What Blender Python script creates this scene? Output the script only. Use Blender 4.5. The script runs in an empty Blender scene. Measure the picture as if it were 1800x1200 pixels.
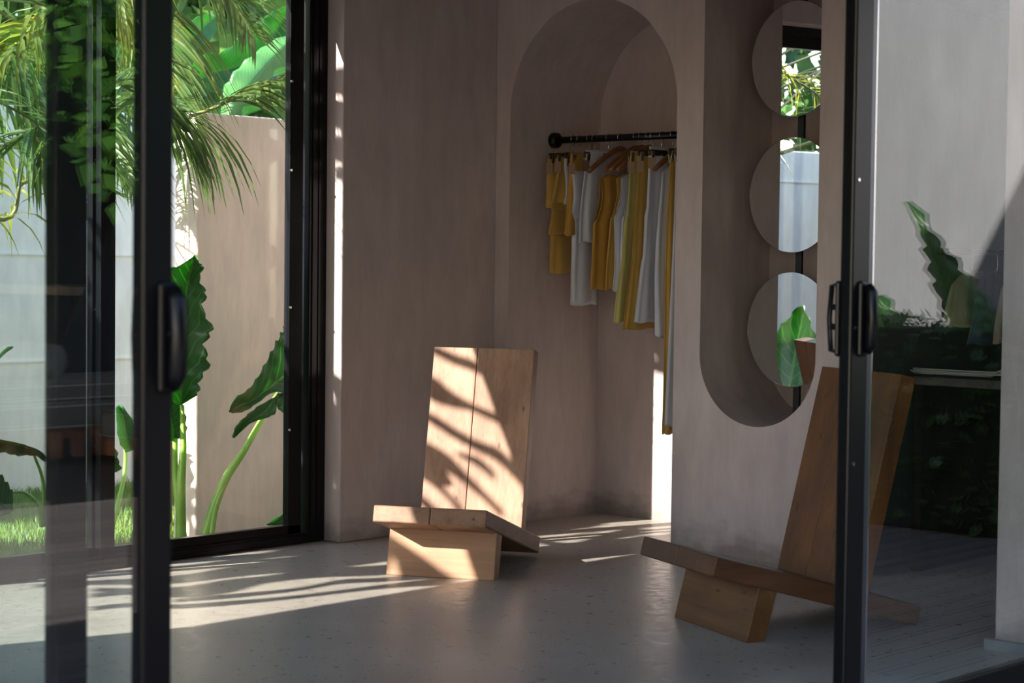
import bpy, bmesh, math, random
from math import sin, cos, pi, radians, sqrt, atan2
from mathutils import Vector, Matrix, noise
random.seed(7)
V = Vector
sc = bpy.context.scene
COL = sc.collection

# ------------------------------------------------------------------ camera
F_PX = 3370.0; CAM_H = 1.25
PITCH = math.atan(145 / F_PX); ROLL = 0.0117
def bearing(deg):
    t = radians(deg)
    return V((cos(t - radians(133.1)), cos(t - radians(43.1)), 0))
F0, R0, U0 = bearing(0), bearing(90), V((0, 0, 1))
FW = F0 * cos(PITCH) - U0 * sin(PITCH); UP1 = U0 * cos(PITCH) + F0 * sin(PITCH)
RT = R0 * cos(ROLL) + UP1 * sin(ROLL); UP = UP1 * cos(ROLL) - R0 * sin(ROLL)
CAM = V((0, 0, CAM_H))
cd = bpy.data.cameras.new('camera'); cam = bpy.data.objects.new('camera', cd); COL.objects.link(cam)
cam.matrix_world = Matrix(((RT.x, UP.x, -FW.x, CAM.x), (RT.y, UP.y, -FW.y, CAM.y), (RT.z, UP.z, -FW.z, CAM.z), (0, 0, 0, 1)))
cd.sensor_width = 36; cd.lens = 36 * F_PX / 1800
cd.dof.use_dof = True; cd.dof.focus_distance = 8.0; cd.dof.aperture_fstop = 5.0
cd.clip_start = 0.05; cd.clip_end = 200
sc.camera = cam
# ------------------------------------------------------------------ exposure, sky, sun
sc.view_settings.view_transform = 'Standard'; sc.view_settings.look = 'None'
sc.view_settings.gamma = 1; sc.view_settings.use_curve_mapping = False
sc.view_settings.exposure = 0.0
SKY_STRENGTH = 0.72; SUN_STRENGTH = 27.0
SUN_AZ = 15.5; SUN_EL = 27.3          # azimuth off +Y towards +X of the travelling light
w = bpy.data.worlds.new('sky'); sc.world = w; w.use_nodes = True
nt = w.node_tree; bg = nt.nodes['Background']
sky = nt.nodes.new('ShaderNodeTexSky'); sky.sky_type = 'NISHITA'; sky.sun_disc = False
sky.sun_elevation = radians(32); sky.sun_rotation = radians(180 + SUN_AZ); sky.air_density = 1.2; sky.dust_density = 1.0
wb = nt.nodes.new('ShaderNodeMix'); wb.data_type = 'RGBA'; wb.blend_type = 'MULTIPLY'; wb.inputs[0].default_value = 1; wb.inputs[7].default_value = (.98, .98, 1.06, 1)   # camera white balance
nt.links.new(sky.outputs[0], wb.inputs[6]); nt.links.new(wb.outputs[2], bg.inputs[0]); bg.inputs[1].default_value = SKY_STRENGTH
te = math.tan(radians(SUN_EL))
SUND = V((sin(radians(SUN_AZ)), cos(radians(SUN_AZ)), -te)).normalized()
sl = bpy.data.lights.new('sun', 'SUN'); sun = bpy.data.objects.new('sun', sl); COL.objects.link(sun)
sl.energy = SUN_STRENGTH; sl.angle = radians(0.32); sl.color = (1.0, 0.92, 0.85)
sun.rotation_euler = SUND.to_track_quat('-Z', 'Y').to_euler(); sun.location = (-12, -20, 14)

# ------------------------------------------------------------------ geometry helpers
def ray(px, py):
    return (FW * F_PX + RT * (px - 900) - UP * (py - 600)).normalized()
def at(px, py, axis, val):
    d = ray(px, py); t = (val - CAM[axis]) / d[axis]
    return CAM + d * t
def fl(px, py, z=0.0): return at(px, py, 2, z)
def refl(px, py, z=0.0):                         # deck point seen mirrored in the door glass at x = -2.7
    p = fl(px, py, z); return V((-5.4 - p.x, p.y, p.z))

class MB:
    def __init__(s): s.v = []; s.f = []; s.uv = None
    def add(s, vs, fs):
        n = len(s.v); s.v += [tuple(p) for p in vs]; s.f += [tuple(i + n for i in f) for f in fs]; return s
    def box(s, x0, x1, y0, y1, z0, z1):
        return s.add([(x0,y0,z0),(x1,y0,z0),(x1,y1,z0),(x0,y1,z0),(x0,y0,z1),(x1,y0,z1),(x1,y1,z1),(x0,y1,z1)],
                     [(0,3,2,1),(4,5,6,7),(0,1,5,4),(1,2,6,5),(2,3,7,6),(3,0,4,7)])
    def obox(s, c, ax, ay, az):                  # centre and three half axes
        c = V(c); pts = []
        for k in (-1, 1):
            for a, b in ((-1,-1),(1,-1),(1,1),(-1,1)): pts.append(c + V(ax)*a + V(ay)*b + V(az)*k)
        return s.add(pts, [(0,3,2,1),(4,5,6,7),(0,1,5,4),(1,2,6,5),(2,3,7,6),(3,0,4,7)])
    def prism(s, poly, axis_fn, a, b):           # poly of (u,v); axis_fn(u,v,t) -> point
        n = len(poly)
        vs = [axis_fn(u, v, a) for u, v in poly] + [axis_fn(u, v, b) for u, v in poly]
        fs = [tuple(range(n - 1, -1, -1)), tuple(range(n, 2*n))] + [(i, (i+1) % n, n + (i+1) % n, n + i) for i in range(n)]
        return s.add(vs, fs)
    def tube(s, pts, r, n=8, cap=True):
        pts = [V(p) for p in pts]; rs = r if isinstance(r, (list, tuple)) else [r]*len(pts)
        vs = []; fs = []; prev = None
        for i, p in enumerate(pts):
            t = (pts[min(i+1, len(pts)-1)] - pts[max(i-1, 0)]).normalized()
            if prev is None:
                a = V((0,0,1)) if abs(t.z) < .9 else V((1,0,0))
                u = t.cross(a).normalized()
            else:
                u = (prev - t * prev.dot(t)).normalized()
            prev = u; w_ = t.cross(u)
            for k in range(n):
                an = 2*pi*k/n; vs.append(p + (u*cos(an) + w_*sin(an))*rs[i])
        for i in range(len(pts)-1):
            for k in range(n):
                a = i*n+k; b = i*n+(k+1) % n; fs.append((a, b, b+n, a+n))
        if cap: fs.append(tuple(range(n-1, -1, -1))); fs.append(tuple(range((len(pts)-1)*n, len(pts)*n)))
        return s.add(vs, fs)
    def grid(s, rows):                           # list of rows of points
        m = len(rows[0]); vs = [p for r in rows for p in r]
        fs = [(i*m+j, i*m+j+1, (i+1)*m+j+1, (i+1)*m+j) for i in range(len(rows)-1) for j in range(m-1)]
        return s.add(vs, fs)
    def build(s, name, mat, parent=None, smooth=False, bevel=0, solid=0, fix=False):
        me = bpy.data.meshes.new(name); me.from_pydata(s.v, [], s.f); me.update()
        if fix:
            bm = bmesh.new(); bm.from_mesh(me); bmesh.ops.recalc_face_normals(bm, faces=bm.faces); bm.to_mesh(me); bm.free()
        if mat: me.materials.append(mat)
        if smooth: me.polygons.foreach_set('use_smooth', [True]*len(me.polygons))
        if s.uv:
            ul = me.uv_layers.new(name='uv')
            for l in me.loops: ul.data[l.index].uv = s.uv[l.vertex_index]
        o = bpy.data.objects.new(name, me); COL.objects.link(o)
        if parent: o.parent = parent
        if bevel:
            m = o.modifiers.new('bevel', 'BEVEL'); m.width = bevel; m.segments = 2; m.limit_method = 'ANGLE'
        if solid:
            m = o.modifiers.new('solid', 'SOLIDIFY'); m.thickness = solid; m.offset = 0
        return o
def tag(o, label=None, cat=None, group=None, kind=None):
    if label: o['label'] = label
    if cat: o['category'] = cat
    if group: o['group'] = group
    if kind: o['kind'] = kind
    return o
def struct(o): o['kind'] = 'structure'; return o
def empty(name, loc=(0,0,0), rz=0.0, label=None, cat=None, group=None):
    o = bpy.data.objects.new(name, None); COL.objects.link(o); o.location = loc; o.rotation_euler = (0,0,rz)
    o.empty_display_size = .1
    o['_o'] = 0; del o['_o']
    return tag(o, label, cat, group)
def lathe(mb, prof, c, n=24, axis='z'):
    c = V(c); rows = []
    for r, h in prof:
        row = []
        for k in range(n+1):
            a = 2*pi*k/n
            row.append(c + (V((r*cos(a), r*sin(a), h)) if axis == 'z' else V((h, r*cos(a), r*sin(a))) if axis == 'x' else V((r*cos(a), h, r*sin(a)))))
        rows.append(row)
    mb.grid(rows); return mb

# ------------------------------------------------------------------ materials
def newmat(name):
    m = bpy.data.materials.new(name); m.use_nodes = True
    return m, m.node_tree, m.node_tree.nodes['Principled BSDF']
def mat_plain(name, col, rough=.5, metal=0, spec=.5, coat=0):
    m, t, b = newmat(name)
    b.inputs['Base Color'].default_value = (*col, 1); b.inputs['Roughness'].default_value = rough
    b.inputs['Metallic'].default_value = metal; b.inputs['Specular IOR Level'].default_value = spec
    b.inputs['Coat Weight'].default_value = coat
    return m
def N(t, typ, **kw):
    n = t.nodes.new(typ)
    for k, v in kw.items():
        if k in n.inputs: n.inputs[k].default_value = v
        else: setattr(n, k, v)
    return n
def ramp(t, fac, stops):
    r = t.nodes.new('ShaderNodeValToRGB'); t.links.new(fac, r.inputs[0])
    el = r.color_ramp.elements
    el[0].position, el[0].color = stops[0][0], (*stops[0][1], 1)
    el[1].position, el[1].color = stops[-1][0], (*stops[-1][1], 1)
    for p, c in stops[1:-1]:
        e = el.new(p); e.color = (*c, 1)
    return r.outputs[0]
def coords(t, scale=(1,1,1), which='Object', rot=(0,0,0)):
    tc = t.nodes.new('ShaderNodeTexCoord'); mp = t.nodes.new('ShaderNodeMapping')
    mp.inputs['Scale'].default_value = scale; mp.inputs['Rotation'].default_value = rot
    t.links.new(tc.outputs[which], mp.inputs[0]); return mp.outputs[0]
def mix(t, a, b, fac, mode='MIX'):
    n = t.nodes.new('ShaderNodeMix'); n.data_type = 'RGBA'; n.blend_type = mode
    if hasattr(fac, 'links') or not isinstance(fac, (int, float)): t.links.new(fac, n.inputs[0])
    else: n.inputs[0].default_value = fac
    for i, x in ((6, a), (7, b)):
        if isinstance(x, tuple): n.inputs[i].default_value = (*x, 1)
        else: t.links.new(x, n.inputs[i])
    return n.outputs[2]
def bump(t, b, h, strength=.3, dist=.01):
    n = t.nodes.new('ShaderNodeBump'); n.inputs['Strength'].default_value = strength; n.inputs['Distance'].default_value = dist
    t.links.new(h, n.inputs['Height']); t.links.new(n.outputs[0], b.inputs['Normal'])

def mat_plaster(name, base, dark, dirt=True, rough=.75):
    m, t, b = newmat(name)
    n1 = N(t, 'ShaderNodeTexNoise', Scale=1.3, Detail=6.0, Roughness=.6); t.links.new(coords(t, (1,1,.6)), n1.inputs[0])
    c1 = ramp(t, n1.outputs[0], [(.3, dark), (.7, base)])
    n2 = N(t, 'ShaderNodeTexNoise', Scale=9.0, Detail=5.0, Roughness=.65); t.links.new(coords(t, (1.4,1.4,.35)), n2.inputs[0])
    c2 = ramp(t, n2.outputs[0], [(.3, (.82,.80,.80)), (.7, (1.06,1.05,1.04))])
    c = mix(t, c1, c2, .8, 'MULTIPLY')
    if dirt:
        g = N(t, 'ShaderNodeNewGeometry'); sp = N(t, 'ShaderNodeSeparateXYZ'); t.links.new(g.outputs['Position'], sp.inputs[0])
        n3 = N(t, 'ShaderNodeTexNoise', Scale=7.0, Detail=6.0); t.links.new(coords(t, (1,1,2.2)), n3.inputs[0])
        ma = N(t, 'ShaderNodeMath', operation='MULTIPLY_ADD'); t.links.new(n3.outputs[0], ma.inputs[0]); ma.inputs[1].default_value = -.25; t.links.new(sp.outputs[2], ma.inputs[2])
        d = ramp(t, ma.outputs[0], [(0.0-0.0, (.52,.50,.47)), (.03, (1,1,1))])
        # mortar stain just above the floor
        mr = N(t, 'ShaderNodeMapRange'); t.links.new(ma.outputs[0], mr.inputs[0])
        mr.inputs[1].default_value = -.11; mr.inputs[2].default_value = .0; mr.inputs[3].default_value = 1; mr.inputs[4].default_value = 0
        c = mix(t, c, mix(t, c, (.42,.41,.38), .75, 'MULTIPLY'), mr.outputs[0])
    t.links.new(c, b.inputs['Base Color']); b.inputs['Roughness'].default_value = rough
    n4 = N(t, 'ShaderNodeTexNoise', Scale=26.0, Detail=6.0); t.links.new(coords(t, (1,1,.5)), n4.inputs[0])
    mm = N(t, 'ShaderNodeMath', operation='ADD'); t.links.new(n4.outputs[0], mm.inputs[0]); t.links.new(n2.outputs[0], mm.inputs[1])
    bump(t, b, mm.outputs[0], .25, .006)
    return m
M = {}
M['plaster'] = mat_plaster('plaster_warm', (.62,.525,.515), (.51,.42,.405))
M['plaster_shaded'] = mat_plaster('plaster_niche_shade', (.48,.40,.38), (.40,.33,.315))  # same plaster as the walls, with the niche shade put into its colour
M['ceil'] = mat_plaster('ceiling_paint', (.30,.27,.25), (.25,.22,.20), False)
M['garden_wall'] = mat_plaster('garden_wall_grey', (.93,.90,.87), (.85,.83,.80), False)
M['tan_wall'] = mat_plaster('garden_wall_tan', (.82,.69,.57), (.75,.63,.515), False)
M['white_wall'] = mat_plaster('deck_wall_pale', (.26,.27,.28), (.215,.225,.235), False)
M['ext'] = mat_plaster('exterior_plaster', (.5,.42,.36), (.44,.36,.31), False)
def mat_floor():
    m, t, b = newmat('polished_concrete')
    n1 = N(t, 'ShaderNodeTexNoise', Scale=1.6, Detail=7.0, Roughness=.6); t.links.new(coords(t), n1.inputs[0])
    c1 = ramp(t, n1.outputs[0], [(.3, (.36,.32,.28)), (.7, (.50,.45,.40))])
    n2 = N(t, 'ShaderNodeTexNoise', Scale=240.0, Detail=2.0, Roughness=.6); t.links.new(coords(t), n2.inputs[0])
    c2 = ramp(t, n2.outputs[0], [(.34, (.70,.68,.66)), (.60, (1.05,1.05,1.05))])
    n3 = N(t, 'ShaderNodeTexNoise', Scale=22.0, Detail=5.0, Roughness=.7); t.links.new(coords(t), n3.inputs[0])
    c3 = ramp(t, n3.outputs[0], [(.3, (.84,.83,.82)), (.6, (1.05,1.05,1.05))])
    t.links.new(mix(t, mix(t, c1, c2, .9, 'MULTIPLY'), c3, 1, 'MULTIPLY'), b.inputs['Base Color'])
    r = ramp(t, n3.outputs[0], [(.3, (.24,)*3), (.7, (.42,)*3)]); t.links.new(r, b.inputs['Roughness'])
    b.inputs['Specular IOR Level'].default_value = .5
    bump(t, b, n2.outputs[0], .15, .002)
    return m
M['floor'] = mat_floor()
M['dim_plaster'] = mat_plaster('low_bounce_plaster', (.34,.28,.25), (.28,.225,.20), False)  # darker than the room plaster, to cut light bounced off unseen walls
def mat_wood(name, ca, cb, cc, rough=.45, scale=1.0, axis=2, grain=.5):
    m, t, b = newmat(name)
    sc_ = [9*scale]*3; sc_[axis] = .55*scale
    oi = N(t, 'ShaderNodeObjectInfo')
    tc = N(t, 'ShaderNodeTexCoord'); va = N(t, 'ShaderNodeVectorMath', operation='ADD')
    cx = N(t, 'ShaderNodeCombineXYZ')
    ml = N(t, 'ShaderNodeMath', operation='MULTIPLY'); t.links.new(oi.outputs['Random'], ml.inputs[0]); ml.inputs[1].default_value = 13
    for i in range(3): t.links.new(ml.outputs[0], cx.inputs[i])
    t.links.new(tc.outputs['Object'], va.inputs[0]); t.links.new(cx.outputs[0], va.inputs[1])
    mp = N(t, 'ShaderNodeMapping'); mp.inputs['Scale'].default_value = sc_; t.links.new(va.outputs[0], mp.inputs[0])
    n1 = N(t, 'ShaderNodeTexNoise', Scale=1.0, Detail=5.0, Roughness=.6, Distortion=.5); t.links.new(mp.outputs[0], n1.inputs[0])
    c1 = ramp(t, n1.outputs[0], [(.3, ca), (.5, cb), (.72, cc)])
    sc2 = [70*scale]*3; sc2[axis] = 2.2*scale
    mp2 = N(t, 'ShaderNodeMapping'); mp2.inputs['Scale'].default_value = sc2; t.links.new(va.outputs[0], mp2.inputs[0])
    n2 = N(t, 'ShaderNodeTexNoise', Scale=1.0, Detail=3.0, Roughness=.7); t.links.new(mp2.outputs[0], n2.inputs[0])
    c2 = ramp(t, n2.outputs[0], [(.3, (.68,.64,.6)), (.55, (1.03,1.02,1.0))])
    n3 = N(t, 'ShaderNodeTexNoise', Scale=3.5, Detail=4.0); t.links.new(va.outputs[0], n3.inputs[0])
    c3 = ramp(t, n3.outputs[0], [(.32, (.72,.66,.62)), (.6, (1.05,1.03,1.0))])
    vo = N(t, 'ShaderNodeTexVoronoi', Scale=1.0); s3 = [16*scale]*3; s3[axis] = 6.0*scale
    mp3 = N(t, 'ShaderNodeMapping'); mp3.inputs['Scale'].default_value = s3; t.links.new(va.outputs[0], mp3.inputs[0]); t.links.new(mp3.outputs[0], vo.inputs[0])
    ck = ramp(t, vo.outputs['Distance'], [(.05, (.35,.28,.24)), (.13, (1,1,1))])
    cc_ = mix(t, mix(t, c1, c2, grain, 'MULTIPLY'), c3, .8, 'MULTIPLY')
    t.links.new(mix(t, cc_, ck, .8, 'MULTIPLY'), b.inputs['Base Color'])
    b.inputs['Roughness'].default_value = rough
    bump(t, b, n2.outputs[0], .2, .002)
    return m
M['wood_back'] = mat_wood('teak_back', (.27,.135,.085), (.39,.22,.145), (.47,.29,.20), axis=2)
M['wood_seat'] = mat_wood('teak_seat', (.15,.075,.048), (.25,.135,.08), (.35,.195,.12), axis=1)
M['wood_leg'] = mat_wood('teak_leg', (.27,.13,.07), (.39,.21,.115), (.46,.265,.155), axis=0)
M['wood_back2'] = mat_wood('brown_back_shaded', (.11,.036,.009), (.165,.058,.014), (.22,.088,.023), axis=2)  # brown wood of the second chair, darkened further to carry its dimmer light
M['wood_seat2'] = mat_wood('brown_seat_shaded', (.068,.026,.012), (.115,.048,.021), (.165,.072,.032), axis=1)
M['wood_leg2'] = mat_wood('brown_leg_shaded', (.09,.038,.011), (.145,.066,.020), (.19,.095,.032), axis=0)
M['hanger_wood'] = mat_wood('hanger_wood', (.14,.05,.02), (.20,.08,.03), (.26,.11,.045), axis=1, scale=2)
M['dark_wood'] = mat_wood('dark_wood', (.022,.010,.007), (.035,.017,.010), (.05,.026,.016), axis=0)
M['furn_wood'] = mat_wood('furniture_wood', (.40,.18,.10), (.54,.26,.15), (.62,.33,.2), axis=0)
M['red_wood'] = mat_wood('orange_wood', (.40,.13,.05), (.52,.19,.08), (.6,.25,.11), axis=2)
def mat_deck():
    m, t, b = newmat('weathered_deck')
    oi = N(t, 'ShaderNodeObjectInfo')
    n1 = N(t, 'ShaderNodeTexNoise', Scale=1.0, Detail=5.0); t.links.new(coords(t, (60,1.2,60)), n1.inputs[0])
    c1 = ramp(t, n1.outputs[0], [(.3, (.13,.115,.115)), (.7, (.23,.205,.20))])
    c2 = ramp(t, oi.outputs['Random'], [(0, (.8,.8,.82)), (1, (1.1,1.07,1.05))])
    t.links.new(mix(t, c1, c2, 1, 'MULTIPLY'), b.inputs['Base Color']); b.inputs['Roughness'].default_value = .6
    bump(t, b, n1.outputs[0], .3, .003); return m
M['deck'] = mat_deck()
M['black_metal'] = mat_plain('black_powder_coat', (.004,.0045,.006), .32, 0, .25)
M['bead'] = mat_plain('grey_glazing_bead', (.10,.11,.13), .3, .6, .5)
M['rod_metal'] = mat_plain('black_rod_metal', (.006,.006,.007), .35, .3)
M['chrome'] = mat_plain('chrome', (.75,.75,.76), .2, 1)
M['brass'] = mat_plain('worn_brass_clip', (.45,.38,.28), .3, 1)
M['mirror'] = mat_plain('mirror_silver', (.90,.92,.92), .004, 1)
M['mirror_edge'] = mat_plain('mirror_edge', (.7,.72,.72), .15, 1)
M['tagcard'] = mat_plain('kraft_card', (.30,.19,.12), .8)
M['tagdark'] = mat_plain('dark_leather_tag', (.10,.05,.035), .7)
M['string'] = mat_plain('string', (.5,.42,.33), .8)
def mat_glass(name='pane_glass', f0=.06, tint=(.90,.95,.93)):
    m = bpy.data.materials.new(name); m.use_nodes = True; t = m.node_tree; t.nodes.clear()
    o = t.nodes.new('ShaderNodeOutputMaterial'); mx = t.nodes.new('ShaderNodeMixShader')
    tr = t.nodes.new('ShaderNodeBsdfTransparent'); tr.inputs[0].default_value = (*tint, 1)
    gl = t.nodes.new('ShaderNodeBsdfGlossy'); gl.inputs['Roughness'].default_value = 0; gl.inputs[0].default_value = (1,1,1,1)
    g = t.nodes.new('ShaderNodeNewGeometry'); dt = N(t, 'ShaderNodeVectorMath', operation='DOT_PRODUCT')
    t.links.new(g.outputs['Incoming'], dt.inputs[0]); t.links.new(g.outputs['Normal'], dt.inputs[1])
    ab = N(t, 'ShaderNodeMath', operation='ABSOLUTE'); t.links.new(dt.outputs['Value'], ab.inputs[0])
    om = N(t, 'ShaderNodeMath', operation='SUBTRACT'); om.inputs[0].default_value = 1; t.links.new(ab.outputs[0], om.inputs[1])
    pw = N(t, 'ShaderNodeMath', operation='POWER'); t.links.new(om.outputs[0], pw.inputs[0]); pw.inputs[1].default_value = 5
    ma = N(t, 'ShaderNodeMath', operation='MULTIPLY_ADD'); t.links.new(pw.outputs[0], ma.inputs[0]); ma.inputs[1].default_value = 1-f0; ma.inputs[2].default_value = f0
    t.links.new(ma.outputs[0], mx.inputs[0]); t.links.new(tr.outputs[0], mx.inputs[1]); t.links.new(gl.outputs[0], mx.inputs[2])
    t.links.new(mx.outputs[0], o.inputs[0]); return m
M['glass'] = mat_glass('window_glass', .022, (.96,.985,.97))
M['door_glass'] = mat_glass('door_glass', .052, (.93,.97,.97))
def mat_leaf(name, col, col2, vein=None, trans=.5, rough=.4, vein_n=9):
    m, t, b = newmat(name)
    n1 = N(t, 'ShaderNodeTexNoise', Scale=6.0, Detail=3.0); t.links.new(coords(t), n1.inputs[0])
    c = ramp(t, n1.outputs[0], [(.3, col), (.7, col2)])
    if vein:
        tc = N(t, 'ShaderNodeTexCoord'); sp = N(t, 'ShaderNodeSeparateXYZ'); t.links.new(tc.outputs['UV'], sp.inputs[0])
        # u = signed distance from the midrib (0.5 centre), v along
        a = N(t, 'ShaderNodeMath', operation='SUBTRACT'); t.links.new(sp.outputs[0], a.inputs[0]); a.inputs[1].default_value = .5
        ab = N(t, 'ShaderNodeMath', operation='ABSOLUTE'); t.links.new(a.outputs[0], ab.inputs[0])
        k = N(t, 'ShaderNodeMath', operation='MULTIPLY_ADD'); t.links.new(ab.outputs[0], k.inputs[0]); k.inputs[1].default_value = -.55; t.links.new(sp.outputs[1], k.inputs[2])
        k2 = N(t, 'ShaderNodeMath', operation='MULTIPLY'); t.links.new(k.outputs[0], k2.inputs[0]); k2.inputs[1].default_value = vein_n
        fr = N(t, 'ShaderNodeMath', operation='FRACT'); t.links.new(k2.outputs[0], fr.inputs[0])
        s_ = N(t, 'ShaderNodeMath', operation='LESS_THAN'); t.links.new(fr.outputs[0], s_.inputs[0]); s_.inputs[1].default_value = .09
        mrb = N(t, 'ShaderNodeMath', operation='LESS_THAN'); t.links.new(ab.outputs[0], mrb.inputs[0]); mrb.inputs[1].default_value = .018
        mx = N(t, 'ShaderNodeMath', operation='MAXIMUM'); t.links.new(s_.outputs[0], mx.inputs[0]); t.links.new(mrb.outputs[0], mx.inputs[1])
        ml = N(t, 'ShaderNodeMath', operation='MULTIPLY'); t.links.new(mx.outputs[0], ml.inputs[0]); ml.inputs[1].default_value = .55
        c = mix(t, c, vein, ml.outputs[0])
        bump(t, b, fr.outputs[0], .15, .004)
    t.links.new(c, b.inputs['Base Color']); b.inputs['Roughness'].default_value = rough
    tl = N(t, 'ShaderNodeBsdfTranslucent'); 
    hs = N(t, 'ShaderNodeHueSaturation'); hs.inputs['Hue'].default_value = .485; hs.inputs['Saturation'].default_value = 1.1; hs.inputs['Value'].default_value = 1.9
    t.links.new(c, hs.inputs['Color']); t.links.new(hs.outputs[0], tl.inputs[0])
    ms = N(t, 'ShaderNodeMixShader'); ms.inputs[0].default_value = trans
    out = t.nodes['Material Output']
    t.links.new(b.outputs[0], ms.inputs[1]); t.links.new(tl.outputs[0], ms.inputs[2]); t.links.new(ms.outputs[0], out.inputs[0])
    return m
M['taro'] = mat_leaf('elephant_ear_leaf', (.035,.13,.035), (.05,.18,.045), (.20,.36,.10), .45, .35)
M['taro_stem'] = mat_leaf('elephant_ear_stem', (.22,.40,.07), (.30,.50,.10), None, .25, .35)
M['palm'] = mat_leaf('palm_leaflet', (.05,.105,.025), (.10,.15,.04), None, .38, .4)
M['palm_y'] = mat_leaf('palm_leaflet_yellow', (.12,.16,.03), (.21,.22,.045), None, .55, .4)
M['rachis'] = mat_leaf('palm_rachis', (.16,.18,.05), (.24,.24,.08), None, .1, .45)
M['dry'] = mat_leaf('dry_leaf', (.35,.26,.16), (.5,.4,.26), None, .3, .7)
M['banana'] = mat_leaf('banana_leaf', (.05,.17,.06), (.10,.27,.08), (.18,.36,.12), .45, .35, 26)
M['tree'] = mat_leaf('tree_leaf', (.03,.09,.03), (.07,.16,.045), None, .35, .45)
M['tree2'] = mat_leaf('tree_leaf_light', (.07,.16,.05), (.13,.24,.06), None, .4, .45)
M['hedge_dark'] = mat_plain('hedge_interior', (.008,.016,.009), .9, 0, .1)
M['vine'] = mat_leaf('vine_leaf', (.05,.16,.03), (.10,.26,.04), None, .4, .4)
M['grass'] = mat_leaf('grass_blade', (.10,.19,.035), (.17,.26,.055), None, .35, .5)
M['bark'] = mat_wood('bark', (.09,.07,.05), (.16,.13,.10), (.22,.18,.14), .8)
M['soil'] = mat_plain('soil', (.10,.085,.06), .95)
def mat_cloth(name, col, trans=.12, wrinkle=.5):
    m, t, b = newmat(name)
    n1 = N(t, 'ShaderNodeTexNoise', Scale=5.0, Detail=4.0); t.links.new(coords(t), n1.inputs[0])
    c = ramp(t, n1.outputs[0], [(.3, tuple(x*.92 for x in col)), (.7, col)])
    t.links.new(c, b.inputs['Base Color']); b.inputs['Roughness'].default_value = .85; b.inputs['Sheen Weight'].default_value = .2
    n2 = N(t, 'ShaderNodeTexNoise', Scale=40.0, Detail=3.0); t.links.new(coords(t, (1,1,.35)), n2.inputs[0])
    bump(t, b, n2.outputs[0], wrinkle*.4, .004)
    tl = N(t, 'ShaderNodeBsdfTranslucent'); t.links.new(c, tl.inputs[0])
    ms = N(t, 'ShaderNodeMixShader'); ms.inputs[0].default_value = trans
    t.links.new(b.outputs[0], ms.inputs[1]); t.links.new(tl.outputs[0], ms.inputs[2]); t.links.new(ms.outputs[0], t.nodes['Material Output'].inputs[0])
    return m
M['mustard'] = mat_cloth('mustard_linen', (.58,.35,.075))
M['ochre'] = mat_cloth('deep_mustard_linen', (.54,.29,.045))
M['lemon'] = mat_cloth('lemon_cotton', (.58,.53,.20))
M['white'] = mat_cloth('white_cotton', (.70,.70,.78), .2)
M['blue'] = mat_cloth('blue_linen', (.16,.30,.42))
M['brown'] = mat_cloth('taupe_linen', (.33,.25,.20))
M['navy'] = mat_cloth('navy_cloth', (.03,.05,.08))
M['throw'] = mat_cloth('knotted_throw', (.55,.50,.45))
M['mattress'] = mat_cloth('grey_outdoor_fabric', (.24,.25,.235), 0)
M['canvas'] = mat_cloth('dark_canvas', (.03,.045,.07), 0)
M['piping'] = mat_plain('white_piping', (.75,.77,.8), .6)
M['pillow'] = mat_cloth('pale_fluffy_fabric', (.45,.47,.46), 0)
M['ceramic'] = mat_plain('white_ceramic', (.8,.82,.85), .2)
M['stone'] = mat_plaster('pale_stone_top', (.62,.55,.50), (.5,.43,.39), False)

# ================================================================== THE ROOM
XW = -6.245      # inner face of window wall
YA = 6.55       # face of the arched wall
H = 3.04
struct(MB().box(-6.45, -2.62, -3.0, 8.2, -.12, 0).build('floor', M['floor']))
struct(MB().box(-6.47, -1.75, -3.2, 8.4, H, 3.6).build('ceiling', M['ceil']))
# window wall: pier beyond the window, lintel, pier before the window
wl = MB()
wl.box(-6.47, XW, 5.585, YA, 0, H)
wl.box(-6.47, XW, -.75, 5.585, 2.515, H)
wl.box(-6.47, XW, -3.0, -.75, 0, H)
struct(wl.build('wall_left', M['plaster'], bevel=.006))
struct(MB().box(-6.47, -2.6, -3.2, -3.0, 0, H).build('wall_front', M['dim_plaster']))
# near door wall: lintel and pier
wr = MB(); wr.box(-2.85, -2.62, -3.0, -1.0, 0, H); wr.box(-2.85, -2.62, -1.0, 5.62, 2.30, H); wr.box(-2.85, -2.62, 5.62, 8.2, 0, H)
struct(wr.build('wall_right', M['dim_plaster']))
struct(MB().box(-3.075, -2.85, 5.60, YA, 0, H).build('wall_pier', M['plaster'], bevel=.005))
struct(MB().box(-3.10, -2.86, 5.575, 5.60, 0, .035).build('trim_1', M['white_wall']))

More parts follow.
